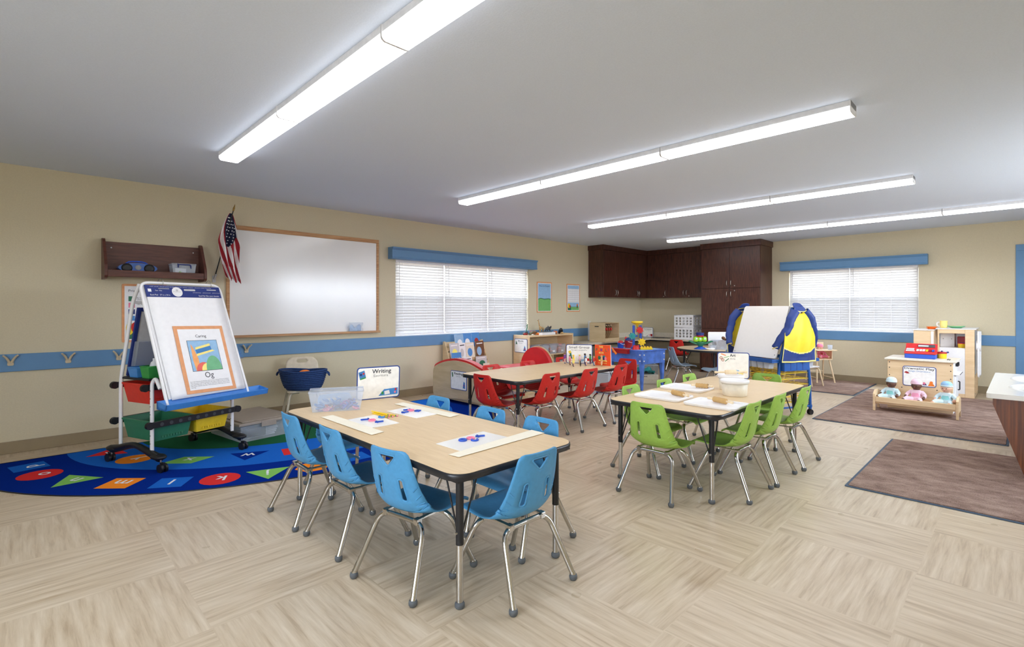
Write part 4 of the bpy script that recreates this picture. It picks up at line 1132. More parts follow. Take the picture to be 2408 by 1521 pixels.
# navy board on the rear slope
RM = Matrix(((1, 0, 0, 0), (0, -.26, .966, .20), (0, .966, .26, .70), (0, 0, 0, 1)))
bb = thing('magnetic_board', 'grey board with navy frame standing inside the rear of the easel', 'board', (.959, 4.936, 0), radians(21.2))
MB('light_grey').at(RM).box(-.27, .27, .0, .52, -.0115, -.0045).build('panel', bb)
MB('navy').at(RM).box(-.295, -.265, -.01, .55, -.020, .0).box(.265, .295, -.01, .55, -.020, .0).box(-.265, .265, .52, .55, -.020, .0).box(-.265, .265, -.01, .015, -.020, .0).build('frame', bb, bevel=.004)
pk = MB('clear_plastic').at(RM).box(-.285, .22, .02, .28, -.034, -.031); pk.build('clear_pocket', bb)
MB('navy').at(RM).box(-.25, .19, .03, .27, -.030, -.024).build('blue_folder', bb)
def basket(mat, x, y, w, d, h, label):
    t = thing('small_basket', label, 'basket', (.959, 4.936, 0), radians(21.2), 'small baskets on the easel shelf')
    z = .6845; a = .012
    MB(mat).add([(x - w / 2 + a, y - d / 2 + a, z), (x + w / 2 - a, y - d / 2 + a, z), (x + w / 2 - a, y + d / 2 - a, z), (x - w / 2 + a, y + d / 2 - a, z), (x - w / 2, y - d / 2, z + h), (x + w / 2, y - d / 2, z + h), (x + w / 2, y + d / 2, z + h), (x - w / 2, y + d / 2, z + h)], [(3, 2, 1, 0), (0, 1, 5, 4), (1, 2, 6, 5), (2, 3, 7, 6), (3, 0, 4, 7)]).build('basket_body', t, solid=.003)
    MB(mat).tube([(x - w / 2, y - d / 2, z + h), (x + w / 2, y - d / 2, z + h), (x + w / 2, y + d / 2, z + h), (x - w / 2, y + d / 2, z + h)], .0055, 6, closed=True).build('rim', t)
basket('sky_blue', -.255, .07, .13, .12, .075, 'small blue basket on the black easel shelf')
basket('green', -.245, -.085, .15, .11, .09, 'small green basket with a white bottle on the black easel shelf')
t = thing('spray_bottle', 'white bottle with a purple label standing in the green basket', 'bottle', (.959, 4.936, 0), radians(21.2))
MB('white').lathe([(.001, 0), (.03, 0), (.032, .01), (.032, .09), (.024, .115), (.012, .125), (.012, .145), (.001, .147)], (-.245, -.085, .688), 18).build('bottle_body', t)
MB('purple').lathe([(.0325, .04), (.0325, .08)], (-.245, -.085, .688), 18).build('label_band', t)
t = thing('hanging_brush', 'small bright blue brush clipped to the right side of the easel', 'brush', (.959, 4.936, 0), radians(21.2))
m = MB('easel_blue').box(.352, .372, -.235, -.195, .77, .83); m.build('clip', t, bevel=.004)
m = MB('easel_blue')
for i in range(6): m.cyl((.372, -.23 + .007 * i, .78 + .006 * i), (.415 + .004 * (i % 3), -.235 + .009 * i, .785 + .012 * i), .0022, n=5)
m.build('bristles', t)

# grey lidded bin on the rug
a0 = radians(13)
t = clear_box('lidded_bin', 'low clear storage bin with taupe lid on the rug behind the easel', (1.62, 5.30, .0045), radians(9), .50, .66, .155, None, 'clear_plastic', 'bin', taper=.92)
m = MB('taupe').box(-.27, .27, -.35, .35, .156, .178).box(-.225, .225, -.305, .305, .178, .186)
m.build('lid', t, bevel=.007)
for s in (-1, 1):
    MB('taupe').box(s * .272 - .004, s * .272 + .004, -.07, .07, .125, .176).build('latch', t, bevel=.002); MB('taupe').box(-.07, .07, s * .352 - .004, s * .352 + .004, .125, .176).build('latch', t, bevel=.002)
random.seed(5); m = MB('white_paper')
for i in range(6): m.at(RZ(random.uniform(-12, 12))).box(-.15 + i * .01, .12 + i * .005, -.22, .2, .006 + i * .016, .018 + i * .016)
m.build('papers', t)
m = MB('dark_grey').box(-.16, .02, -.26, -.16, .02, .10); m.build('dark_pouch', t, bevel=.01)

# beige chair with rope basket
t = thing('moulded_chair', 'beige moulded plastic chair against the left wall holding a rope basket', 'chair', (2.26, 5.60, 0), 0)
t.rotation_euler = (0, 0, radians(180 - 16))
m = MB('beige_plastic')
def bp(u, v): # back, local front is +y
    w_ = .155 + .02 * sin(pi * u)
    return ((v - .5) * 2 * w_, -.16 - .05 * u + .02 * (abs(v - .5) * 2) ** 2, .34 + .33 * u)
outer = rrect(-.5, .5, 0, 1, .22, 6); hole = rrect(-.16, .16, .80, .90, .045, 4)
cdt_surface(outer, [hole], lambda a, b: bp(b, a + .5), .07, m); m.build('backrest', t, solid=.012)
m = MB('beige_plastic').at(T4(0, .02, .325)).prism(rrect(-.18, .18, -.19, .19, .06), 0, .018); m.build('seat', t, bevel=.006)
for s in (-1, 1):
    for e in (-1, 1):
        MB('leg_beige').tube(round_path([(s * .06, e * .12, .315), (s * .15, e * .15, .315), (s * .205, e * .215, .0)], .05), [.017] * 8 + [.015], 10, flat=.8).build('leg', t)
t = thing('rope_basket', 'navy coiled rope basket on the beige chair', 'basket', (2.20, 5.47, .345), radians(-45))
m = MB('rope_navy')
for i in range(11):
    z = .012 + i * .0185; f = .68 + .32 * (i / 10) ** .6
    m.tube([(.25 * f * cos(a), .15 * f * sin(a), z + .018 * abs(cos(a)) * (i / 10) ** 2) for a in [2 * pi * k / 32 for k in range(32)]], .0105, 8, closed=True)
m.prism(circ(0, 0, .16, 24, .10), .004, .012); m.build('coiled_body', t)
for s in (-1, 1): MB('rope_navy').tube(smooth_path([(s * .245, -.02, .20), (s * .275, -.015, .18), (s * .285, 0, .155), (s * .275, .015, .18), (s * .245, .02, .20)], 4), .008, 8).build('loop_handle', t)
t = thing('orange_toy', 'small orange piece showing over the rim of the navy basket', 'toy', (2.22, 5.48, .36), .3)
MB('orange').ball((0, 0, .16), .06, 14, (1.2, .8, .6)).build('ball', t).name = 'toy_body'

# ------------------------------------------------------------------ things on the nearest table
z = ZT + .0005
t = clear_box('letter_bin', 'clear plastic bin of foam letters on the nearest table', (1.475, 3.125, z), radians(-27), .33, .165, .125, None, 'clear_plastic', 'bin', taper=.86)
random.seed(11); tc = Vector((1.475, 3.125))
for i in range(46):
    mt = random.choice(['blue', 'mid_blue', 'mid_blue', 'blue', 'pink', 'red', 'purple', 'navy'])
    l = thing('foam_letter', 'foam letter in the heap inside the clear bin', 'letter', (0, 0, 0), 0, 'foam letters in the clear bin')
    ox, oy = random.uniform(-.12, .12), random.uniform(-.05, .05); ca, sa = cos(radians(-27)), sin(radians(-27))
    l.location = (tc.x + ox * ca - oy * sa, tc.y + ox * sa + oy * ca, z + .006 + random.random() * .05)
    m = MB(mt); m.at(Matrix.Rotation(random.uniform(0, 6), 4, 'Z') @ RX(random.uniform(-50, 50)) @ RY(random.uniform(-40, 40)))
    if i % 3 == 0: m.tube([(.018 * cos(a), .018 * sin(a), 0) for a in [2 * pi * k / 12 for k in range(12)]], .005, 6, closed=True)
    elif i % 3 == 1: m.box(-.004, .004, -.022, .022, 0, .007).box(-.004, .022, -.022, -.014, 0, .007).box(-.004, .016, .014, .022, 0, .007)
    else: m.tube([(.02 * cos(a), .02 * sin(a), 0) for a in [.9 + 4.5 * k / 10 for k in range(11)]], .005, 6)
    m.build('letter_shape', l)
def pic_write(m, w, h):
    tri(m, [(-w / 2 + .01, h - .035), (-w / 2 + .052, h - .022), (-w / 2 + .064, h - .075), (-w / 2 + .022, h - .088)], 'mid_blue')
    tri(m, [(-w / 2 + .022, h - .080), (-w / 2 + .062, h - .069), (-w / 2 + .064, h - .078), (-w / 2 + .024, h - .089)], 'green', .007)
    tri(m, circ(-w / 2 + .028, h - .052, .008, 10), 'navy', .0072); tri(m, circ(-w / 2 + .046, h - .045, .007, 10), 'red', .0072)
    tri(m, [(.0, .020), (w / 2 - .014, .024), (w / 2 - .014, .072), (.04, .066)], 'sky_blue')
    tri(m, [(.045, .026), (.085, .03), (.078, .058), (.042, .052)], 'white_paper', .007)
    tri(m, circ(w / 2 - .035, .04, .008, 10), 'pink', .0072); tri(m, circ(w / 2 - .03, .06, .008, 10), 'red', .0072); tri(m, [(.022, .03), (.036, .03), (.036, .05), (.022, .05)], 'green', .0072)
sign('writing_sign', 'white Writing sign with blue border on the nearest table', (1.862, 3.283, z), radians(-11.5), .315, .235,
     [('Writing', .02, .188, .030, 'ink', .14, .012), ('Escritura', .015, .162, .018, 'grey', .105, 0)], pic_write, -4)
def sheet(name, label, cat, pts, th, mat, group, zz=0.0):
    cx = sum(p[0] for p in pts) / 4; cy = sum(p[1] for p in pts) / 4
    m = MB(mat).prism([(x - cx, y - cy) for x, y in pts], 0, th)
    return m.build(name, None, bevel=min(th * .3, .001), loc=(cx, cy, z + zz), label=label, cat=cat, group=group)
kz = (1.227 - ZT) / (1.227 - .555)
def sc(pts): return [(x * kz, y * kz) for x, y in pts]
sheet('dry_erase_board', 'white lap board at the left side of the nearest table, by the pencils', 'board', sc([(1.36, 2.84), (1.36, 2.555), (1.585, 2.551), (1.60, 2.855)]), .002, 'porcelain', 'white lap boards')
sheet('dry_erase_board', 'white lap board at the far right side of the nearest table', 'board', sc([(1.708, 2.90), (1.728, 2.591), (1.93, 2.60), (1.915, 2.93)]), .002, 'porcelain', 'white lap boards')
sheet('dry_erase_board', 'white lap board at the camera end of the nearest table', 'board', sc([(1.471, 2.035), (1.483, 1.80), (1.817, 1.82), (1.80, 2.06)]), .002, 'porcelain', 'white lap boards')
sheet('paper_strip', 'cream paper strip along the left edge of the nearest table', 'paper', sc([(1.325, 3.02), (1.329, 2.41), (1.412, 2.425), (1.403, 3.03)]), .0008, 'cream_paper', 'cream paper strips', .0022)
sheet('paper_strip', 'cream paper strip along the right edge of the nearest table, farther one', 'paper', sc([(1.871, 3.076), (1.888, 2.466), (1.973, 2.481), (1.946, 3.086)]), .0008, 'cream_paper', 'cream paper strips', .0022)
sheet('paper_strip', 'cream paper strip across the camera end of the nearest table', 'paper', sc([(1.401, 1.842), (1.412, 1.777), (2.01, 1.80), (2.01, 1.895)]), .0008, 'cream_paper', 'cream paper strips', .0022)
def flet(kind, x, y, a, mat, lb, s=1.0):
    m = MB(mat).at(Matrix.Diagonal((.8, .8, .9, 1)))
    if kind == 'o': m.tube([(.022 * cos(q), .022 * sin(q), .004) for q in [2 * pi * k / 16 for k in range(16)]], .0058, 8, closed=True)
    elif kind == 'c': m.tube([(.02 * cos(q), .02 * sin(q), .004) for q in [.9 + 4.5 * k / 12 for k in range(13)]], .0058, 8)
    elif kind == 'l': m.box(-.006, .006, -.03, .03, 0, .008).box(-.006, .024, -.03, -.019, 0, .008)
    elif kind == 't': m.box(-.006, .006, -.03, .03, 0, .008).box(-.02, .022, .010, .020, 0, .008)
    elif kind == 'n': m.box(-.02, -.009, -.02, .02, 0, .008).box(.009, .02, -.02, .012, 0, .008).box(-.02, .016, .010, .02, 0, .008)
    m.build('foam_letter', None, loc=(x * kz, y * kz, z + .0025), rz=a, label=lb, cat='letter', group='loose foam letters on the lap boards')
b1 = 'on the left lap board'; b2 = 'on the far right lap board'; b3 = 'on the lap board nearest the camera'
for k, x, y, a, mt, lb in [('l', 1.478, 2.760, 1.2, 'blue', 'blue foam letter farthest from the camera ' + b1), ('o', 1.50, 2.715, 0, 'pink', 'pink foam letter ' + b1), ('c', 1.585, 2.755, .5, 'mid_blue', 'blue foam letter beside the pencil tips ' + b1), ('t', 1.510, 2.650, 1.3, 'blue', 'blue foam letter nearest the camera ' + b1),
        ('l', 1.815, 2.83, 1.2, 'blue', 'blue foam letter farthest from the camera ' + b2), ('o', 1.825, 2.80, 0, 'pink', 'pink foam letter ' + b2), ('n', 1.848, 2.755, .5, 'blue', 'blue foam letter on the right ' + b2), ('t', 1.765, 2.775, 1.5, 'blue', 'blue foam letter nearest the camera ' + b2),
        ('o', 1.60, 1.985, 0, 'blue', 'blue ring shaped foam letter ' + b3), ('o', 1.652, 1.985, 0, 'pink', 'pink foam letter ' + b3), ('c', 1.645, 1.945, 1, 'blue', 'blue open round foam letter ' + b3), ('t', 1.715, 1.985, 1.1, 'blue', 'blue foam letter at the right ' + b3)]:
    flet(k, x, y, a, mt, lb)
for i, (x0, y0, x1, y1) in enumerate([(1.606, 2.905, 1.611, 2.715), (1.622, 2.91, 1.645, 2.725), (1.640, 2.905, 1.672, 2.715), (1.612, 2.925, 1.628, 2.735)]):
    p = thing('pencil', 'yellow pencil, %s of the four on the nearest table' % ['leftmost', 'second from the left', 'rightmost', 'topmost'][i], 'pencil', ((x0 + x1) / 2 * kz, (y0 + y1) / 2 * kz, z), atan2(y1 - y0, x1 - x0), 'yellow pencils on the nearest table')
    zz = .0045 + (.008 if i == 3 else 0); h = .09
    MB('yellow').cyl((-h, 0, zz), (h - .012, 0, zz), .0038, n=6, smooth=False).build('barrel', p)
    MB('green').cyl((h - .012, 0, zz), (h - .003, 0, zz), .0041, n=10).build('ferrule', p)
    MB('pink').cyl((h - .003, 0, zz), (h + .006, 0, zz), .0037, n=10).build('eraser', p)
    MB('pale_wood').cyl((-h, 0, zz), (-h - .016, 0, zz), .0038, .0006, 8).build('tip', p)

# ------------------------------------------------------------------ things on the art table
def tray(x, y, a, label):
    t = thing('clay_tray', label, 'tray', (x, y, ZT + .0005), radians(a), 'white clay trays on the art table')
    m = MB('white'); n_o = rrect(-.17, .17, -.13, .13, .025, 4)
    m.prism(n_o, 0, .006); m.build('base', t)
    m = MB('white')
    m.tube([(p[0], p[1], .013) for p in rrect(-.170, .170, -.13, .13, .025, 4)], .007, 8, closed=True); m.tube([(p[0], p[1], .006) for p in rrect(-.168, .168, -.128, .128, .025, 4)], .006, 8, closed=True)
    m.build('raised_rim', t)
def rolling_pin(x, y, zz, a, kind, label, r=.019, L2=.052, H2=.105):
    t = thing('rolling_pin', label, 'rolling pin', (x, y, zz), radians(a), 'wooden clay rolling pins')
    m = MB('tan' if kind != 'smooth' else 'pale_wood').at(RY(90))
    prof = [(.001, -L2), (r - .002, -L2), (r, -L2 + .002)]
    if kind == 'ribs':
        for i in range(9): q = -L2 + .004 + (2 * L2 - .008) * i / 8; prof += [(r - .004, q - .003), (r, q), (r - .004, q + .003)]
    elif kind == 'cut':
        for i in range(5): q = -L2 + .004 + (2 * L2 - .008) * i / 4; prof += [(r - .002, q - .006), (r, q - .004), (r, q + .004), (r - .002, q + .006)]
    prof += [(r, L2 - .002), (r - .002, L2), (.001, L2)]
    m.lathe(prof, n=18); m.build('roller', t)
    m = MB('pale_wood').at(RY(90))
    m.lathe([(.001, -H2), (.008, -H2), (.010, -H2 + .008), (.008, -H2 + .025), (.0065, -L2), (.0065, L2), (.008, H2 - .025), (.010, H2 - .008), (.008, H2), (.001, H2)], n=14); m.build('handles', t)
tray(3.36, 1.46, 90, 'white tray with a ribless rolling pin, nearest the camera on the art table'); tray(3.385, 1.86, 90, 'white tray with a ribbed rolling pin at the left of the art table'); tray(3.87, 1.92, 90, 'white tray with a short rolling pin, farthest from the camera')
rolling_pin(3.415, 1.455, ZT + .028, 72, 'plain', 'plain wooden rolling pin on the tray nearest the camera')
rolling_pin(3.47, 1.79, ZT + .028, 45 + 20, 'ribs', 'ribbed wooden rolling pin on the left tray', L2=.06, H2=.12)
rolling_pin(3.95, 1.83, ZT + .028, 100, 'cut', 'short carved rolling pin on the farthest tray', L2=.045, H2=.085)
def pail(x, y, lb):
    t = thing('clay_tub', lb, 'tub', (x, y, ZT + .0005), 0, 'white round clay tubs on the art table')
    MB('cream').lathe([(.001, 0), (.082, 0), (.085, .003), (.092, .105), (.089, .105), (.001, .104)], n=36).build('tub_body', t)
    MB('white').lathe([(.094, .094), (.100, .096), (.102, .112), (.100, .118), (.090, .119), (.086, .112), (.001, .112)], n=36).build('lid', t)
pail(3.845, 1.528, 'white round tub on the art table, nearer of the two'); pail(4.10, 1.66, 'white round tub with a rolling pin lying on its lid')
rolling_pin(4.10, 1.66, ZT + .139, -45, 'smooth', 'smooth wooden rolling pin lying on the farther white tub', r=.018, L2=.045, H2=.13)
def pic_art(m, w, h):
    tri(m, [(-w / 2 + .03, h - .018), (-w / 2 + .035, h - .012), (-w / 2 + .075, h - .026), (-w / 2 + .073, h - .033)], 'orange')
    tri(m, [(-w / 2 + .055, h - .05), (-w / 2 + .10, h - .035), (-w / 2 + .102, h - .04), (-w / 2 + .05, h - .056)], 'mid_green', .0068)
    for c in ((-w / 2 + .032, h - .052), (-w / 2 + .048, h - .072)):
        P = circ(c[0], c[1], .013, 16); Q = circ(c[0], c[1], .009, 16)
        m.cur('deep_red').poly(P, .0064); m.cur('cream_paper').poly(Q, .0068)
    tri(m, [(-w / 2 + .065, h - .083), (-w / 2 + .098, h - .055), (-w / 2 + .102, h - .060), (-w / 2 + .07, h - .087)], 'dark_green')
    tri(m, [(.0, .02), (.015, .02), (.02, .082)], 'navy'); tri(m, [(.022, .02), (.05, .02), (.05, .08), (.022, .085)], 'art_blue'); tri(m, circ(.065, .05, .022, 14), 'soft_yellow', .0068)
sign('art_sign', 'white Art sign with blue border on the far edge of the art table', (4.745, 1.90, ZT + .0005), radians(-62), .275, .245,
     [('Art', -.005, .205, .027, 'ink', .05, .014), ('Arte', -.005, .178, .017, 'grey', .045, 0)], pic_art, -3)

# ------------------------------------------------------------------ things on the small group table
def pic_group(m, w, h):
    tri(m, [(-w / 2 + .025, h - .085), (-w / 2 + .05, h - .07), (-w / 2 + .065, h - .10), (-w / 2 + .04, h - .115)], 'yellow'); tri(m, [(-w / 2 + .04, h - .11), (-w / 2 + .06, h - .10), (-w / 2 + .075, h - .17), (-w / 2 + .06, h - .17)], 'dark_green', .0068)
    tri(m, [(-.01, .02), (.05, .02), (.06, .05), (-.01, .05)], 'art_blue'); tri(m, [(w / 2 - .08, .03), (w / 2 - .03, .03), (w / 2 - .03, .06), (w / 2 - .08, .06)], 'red')
sign('small_group_sign', 'white Small Group sign behind toy figures on the red chair table', (4.76, 3.71, z), radians(-52), .31, .225,
     [('Small Group', 0, .178, .028, 'ink', .24, .004), ('Grupo pequeño', 0, .152, .017, 'grey', .185, 0)], pic_group, -4)
t = thing('picture_book', 'orange picture book standing upright beside the toy figures', 'book', (4.77, 3.375, z), radians(-82))
MB('book_orange').at(RX(3) @ UP).box(-.098, .098, 0, .235, 0, .003).build('front_cover', t); MB('white_paper').at(RX(3) @ UP).box(-.095, .095, .003, .232, -.011, -.0005).build('pages', t)
MB('cream').at(RX(3) @ UP).box(-.098, .098, 0, .235, -.014, -.0115).build('back_cover', t)
m = MB('yellow').at(RX(3) @ UP)
text_into(m, 'THE', -.02, .202, .022, 'pale_yellow', .004, .052, 'CENTER', .02)
for i, (c, mt) in enumerate(zip('FAMILY', ['dark_green', 'orange', 'purple', 'orange', 'dark_green', 'purple'])): text_into(m, c, -.075 + .030 * i, .163 + .005 * (i % 2), .030, mt, .004, .020 if c not in 'I' else .008, 'CENTER', .02)
text_into(m, 'BOOK', -.015, .135, .020, 'pale_yellow', .004, .062, 'CENTER', .02)
m.cur('navy').poly(circ(.0, .085, .032, 16, .026), .0042); m.cur('pale_yellow').poly([(-.05, .05), (.055, .046), (.05, .06), (-.05, .065)], .005)
m.cur('dark_green').poly(circ(-.045, .085, .016, 12, .024), .0048); m.cur('pink').poly(circ(.035, .08, .014, 12, .022), .0052); m.cur('teal').poly(circ(.02, .105, .012, 10), .0052)
text_into(m, 'TODD PARR', -.005, .018, .016, 'pale_yellow', .0042, .11)
m.build('cover_print', t)

def figure(x, y, a, h, shirt, pants, skinm, hair, lb, arm=0):
    t = thing('toy_figure', lb, 'toy figure', (x, y, z), radians(a), 'toy people standing on the small group table')
    V = [(0, 0, .50), (0, 0, .60), (0, 0, .74), (0, 0, .83), (0, 0, .87), (0, 0, .93)]
    E_ = [(0, 1), (1, 2), (2, 3), (3, 4), (4, 5)]; R_ = [(.125, .085), (.115, .08), (.13, .09), (.05, .05), (.075, .08), (.078, .085)]
    for s in (-1, 1):
        n = len(V)
        V += [(s * .075, 0, .47), (s * .085, .01, .27), (s * .09, -.01, .05), (s * .09, .06, .035), (s * .14, 0, .78), (s * .20, -.01, .62), (s * (.18 - arm * .04), .06 + .05 * arm, .47 + .08 * arm), (s * (.16 - arm * .05), .10 + .05 * arm, .42 + .1 * arm)]
        E_ += [(0, n), (n, n + 1), (n + 1, n + 2), (n + 2, n + 3), (2, n + 4), (n + 4, n + 5), (n + 5, n + 6), (n + 6, n + 7)]
        R_ += [.075, .06, .045, (.045, .035), .055, .046, .036, .034]
    vs, fs = skin([(a_ * h, b_ * h, c_ * h) for a_, b_, c_ in V], E_, [tuple(q * h * 1.25 for q in r) if isinstance(r, tuple) else r * h * 1.3 for r in R_], 1)
    m = MB(shirt); m.add(vs, [], True)
    ids = {}
    for nm in (pants, skinm, 'brown'): m.cur(nm)
    for f in fs:
        c = sum((Vector(vs[i]) for i in f), Vector()) / len(f) / h
        k = 'brown' if c.z < .055 else (pants if c.z < .47 and abs(c.x) < .14 else (skinm if (c.z > .85 or (abs(c.x) > .14 and c.z < .52)) else shirt))
        m.f.append(list(f)); m.fm.append(m.mats.index(k)); m.sm.append(True)
    m.build('body', t)
    t.scale = (1.35, 1.15, 1.0)
    m = MB(hair); m.ball((0, -.012 * h, .97 * h), .092 * h, 12, (.98, 1.0, .72)); m.build('hair', t)
F = [(4.60, 3.80, -140, .125, 'purple', 'mid_blue', 'skin_light', 'brown', 'toy figure with purple top and blue trousers, leftmost'), (4.53, 3.665, -130, .11, 'pink', 'brown', 'skin_light', 'dark_grey', 'toy figure in pink, second from the left'),
     (4.515, 3.60, -135, .12, 'yellow', 'navy', 'skin_light', 'yellow', 'toy figure in a yellow top and dark trousers with a yellow hat'), (4.43, 3.535, -120, .085, 'pale_yellow', 'dark_grey', 'skin_light', 'pale_yellow', 'small toy figure in pale yellow in front'),
     (4.50, 3.49, -130, .06, 'black', 'black', 'black', 'black', 'tiny black toy figure in front of the others'), (4.68, 3.64, -135, .11, 'pale_pink', 'soft_yellow', 'skin_light', 'soft_yellow', 'toy figure with blond hair and a long pale dress'),
     (4.69, 3.57, -140, .125, 'mid_blue', 'navy', 'skin_dark', 'black', 'toy figure in a blue shirt and dark trousers'), (4.60, 3.49, -130, .10, 'white', 'navy', 'skin_light', 'dark_grey', 'toy figure in white and navy, bent forward'), (4.77, 3.555, -140, .115, 'green', 'purple', 'skin_dark', 'black', 'toy figure in green and purple behind the front row'),
     (4.68, 3.435, -130, .105, 'red', 'mid_blue', 'skin_light', 'tan', 'toy figure in a red top and blue trousers'), (4.70, 3.345, -150, .12, 'tan', 'tan', 'skin_light', 'tan', 'toy figure dressed all in tan before the orange book')]
for f in F: figure(*f)
# ------------------------------------------------------------------ reading couch
def yz(x): return Matrix(((0, 0, 1, x), (1, 0, 0, 0), (0, 1, 0, 0), (0, 0, 0, 1)))    # polygon (y,z) extruded along x
t = thing('reading_couch', 'low wooden reading couch with red cushions and a curved wooden end panel', 'couch', (0, 0, 0))
top = [tuple(p)[:2] for p in smooth_path([(5.60, .36, 0), (5.565, .44, 0), (5.42, .500, 0), (5.25, .538, 0), (5.08, .550, 0), (4.85, .528, 0), (4.63, .465, 0), (4.42, .385, 0), (4.25, .33, 0)], 5)]
side = [(5.56, .02), (5.60, .10)] + top + [(4.22, .24), (4.22, .02), (4.32, .0), (4.42, .03)] + [(4.42 + (5.40 - 4.42) * i / 8, .03 + .045 * sin(pi * i / 8)) for i in range(1, 8)] + [(5.42, .02), (5.50, .0)]
MB('ply').at(yz(4.0)).prism(side, 0, .018).build('end_panel', t, bevel=.003)
red = [(y + (.01 if y > 5.2 else 0), zz + .026) for y, zz in top]
MB('red_vinyl').at(yz(4.0182)).prism([(5.58, .12)] + red + [(4.30, .2)], 0, .085).build('end_cushion', t, bevel=.016)
MB('red_vinyl').box(4.105, 4.86, 4.62, 5.50, .17, .31).build('seat_cushion', t, bevel=.03)
MB('ply').box(4.04, 4.86, 4.64, 5.48, .03, .168).build('base_box', t, bevel=.004)
def pic_read(m, w, h):
    tri(m, [(-w / 2 + .025, h - .03), (-w / 2 + .045, h - .02), (-w / 2 + .055, h - .075), (-w / 2 + .035, h - .09)], 'dark_green'); tri(m, [(w / 2 - .075, .03), (w / 2 - .03, .025), (w / 2 - .035, .10), (w / 2 - .06, .115)], 'mid_blue'); tri(m, circ(w / 2 - .05, .065, .012, 10), 'purple', .007)
s = sign('reading_sign', 'white Reading sign with blue border on the curved couch panel', (3.999, 5.04, .187), -pi / 2, .325, .238, [('Reading', .0, .19, .030, 'ink', .17, .014), ('Lectura', 0, .162, .017, 'grey', .09, 0)], pic_read, 0, False)
t = thing('lounge_seat', 'small red cushioned lounge seat with a tall round red end pad', 'couch', (0, 0, 0))
ro = circ(5.17, .30, .31, 30, .335, 0, 180)
MB('red_vinyl').at(yz(5.56)).prism([(5.48, .10)] + ro + [(4.86, .10)], 0, .06).build('round_pad', t, bevel=.014)
MB('ply').at(yz(5.6202)).prism([(5.50, .0)] + circ(5.17, .30, .325, 30, .35, 0, 180) + [(4.845, 0)], 0, .018).build('end_panel', t, bevel=.003)
MB('red_vinyl').box(4.98, 5.555, 4.90, 5.45, .20, .385).build('seat_cushion', t, bevel=.05)
MB('ply').box(5.0, 5.555, 4.93, 5.43, 0, .198).build('base_box', t, bevel=.004)
MB('pale_wood').box(4.955, 4.976, 4.91, 5.44, .0, .36).build('front_board', t, bevel=.008)

# ------------------------------------------------------------------ book rack with books
t = thing('book_rack', 'wooden display rack with slanted sides full of picture books under the left window', 'rack', (0, 0, 0))
def xz(y): return Matrix(((1, 0, 0, 0), (0, 0, 1, y), (0, 1, 0, 0), (0, 0, 0, 1)))
for x in (4.415, 5.13):
    MB('ply').at(yz(x)).prism([(5.94, 0), (5.94, .735), (5.90, .74), (5.60, .05), (5.60, 0)], 0, .018).build('side_panel', t, bevel=.003)
def tier(y0, z0):
    MB('ply').box(4.4335, 5.1295, y0 - .035, y0, z0, z0 + .012).box(4.4335, 5.1295, y0 - .042, y0 - .034, z0, z0 + .045).build('book_ledge', t)
    MB('ply').box(4.4335, 5.1295, y0, y0 + .008, z0, z0 + .13).build('back_board', t)
tiers = [(5.885, .60), (5.82, .45), (5.75, .30), (5.69, .15)]
for y, zz in tiers: tier(y, zz)
cov = ['mid_blue', 'pale_yellow', 'sky_blue', 'white_paper', 'deep_red', 'art_blue', 'yellow', 'light_grey', 'orange', 'navy', 'soft_green', 'cream']
random.seed(21)
BK = [  # tier, x, w, h, cover, accent, text, where
    (0, 4.50, .16, .225, 'art_blue', 'white_paper', '', 'pale blue book at the left of the top row'), (0, 4.66, .17, .235, 'sky_blue', 'white_paper', '', 'bright blue and white book in the middle of the top row'), (0, 4.83, .15, .24, 'sky_blue', 'deep_red', '', 'blue and red book at the right of the top row'),
    (1, 4.36, .17, .255, 'light_grey', 'pale_yellow', '', 'white book with a yellow shape at the left of the second row'), (1, 4.51, .12, .25, 'white_paper', 'light_grey', '', 'white narrow book in the second row'), (1, 4.66, .16, .25, 'cream', 'sky_blue', '', 'cream and blue book in the middle of the second row'), (1, 4.86, .17, .265, 'brown', 'art_blue', '', 'brown book with a pale shape at the right of the second row'),
    (2, 4.35, .18, .27, 'sky_blue', 'yellow', 'ROAR', 'blue book titled ROAR at the left of the third row'), (2, 4.56, .16, .19, 'white_paper', 'navy', '', 'black and white book in the third row'), (2, 4.83, .22, .19, 'light_grey', 'dark_green', '', 'grey book with dark green shape at the right of the third row'),
    (3, 4.37, .18, .19, 'purple', 'yellow', '', 'purple and yellow book at the left of the bottom row'), (3, 4.57, .16, .16, 'orange', 'white_paper', '', 'orange book in the bottom row'), (3, 4.74, .15, .20, 'yellow', 'cream', '', 'yellow book in the bottom row'), (3, 4.89, .13, .235, 'cream', 'navy', '', 'cream and navy book at the right of the bottom row')]
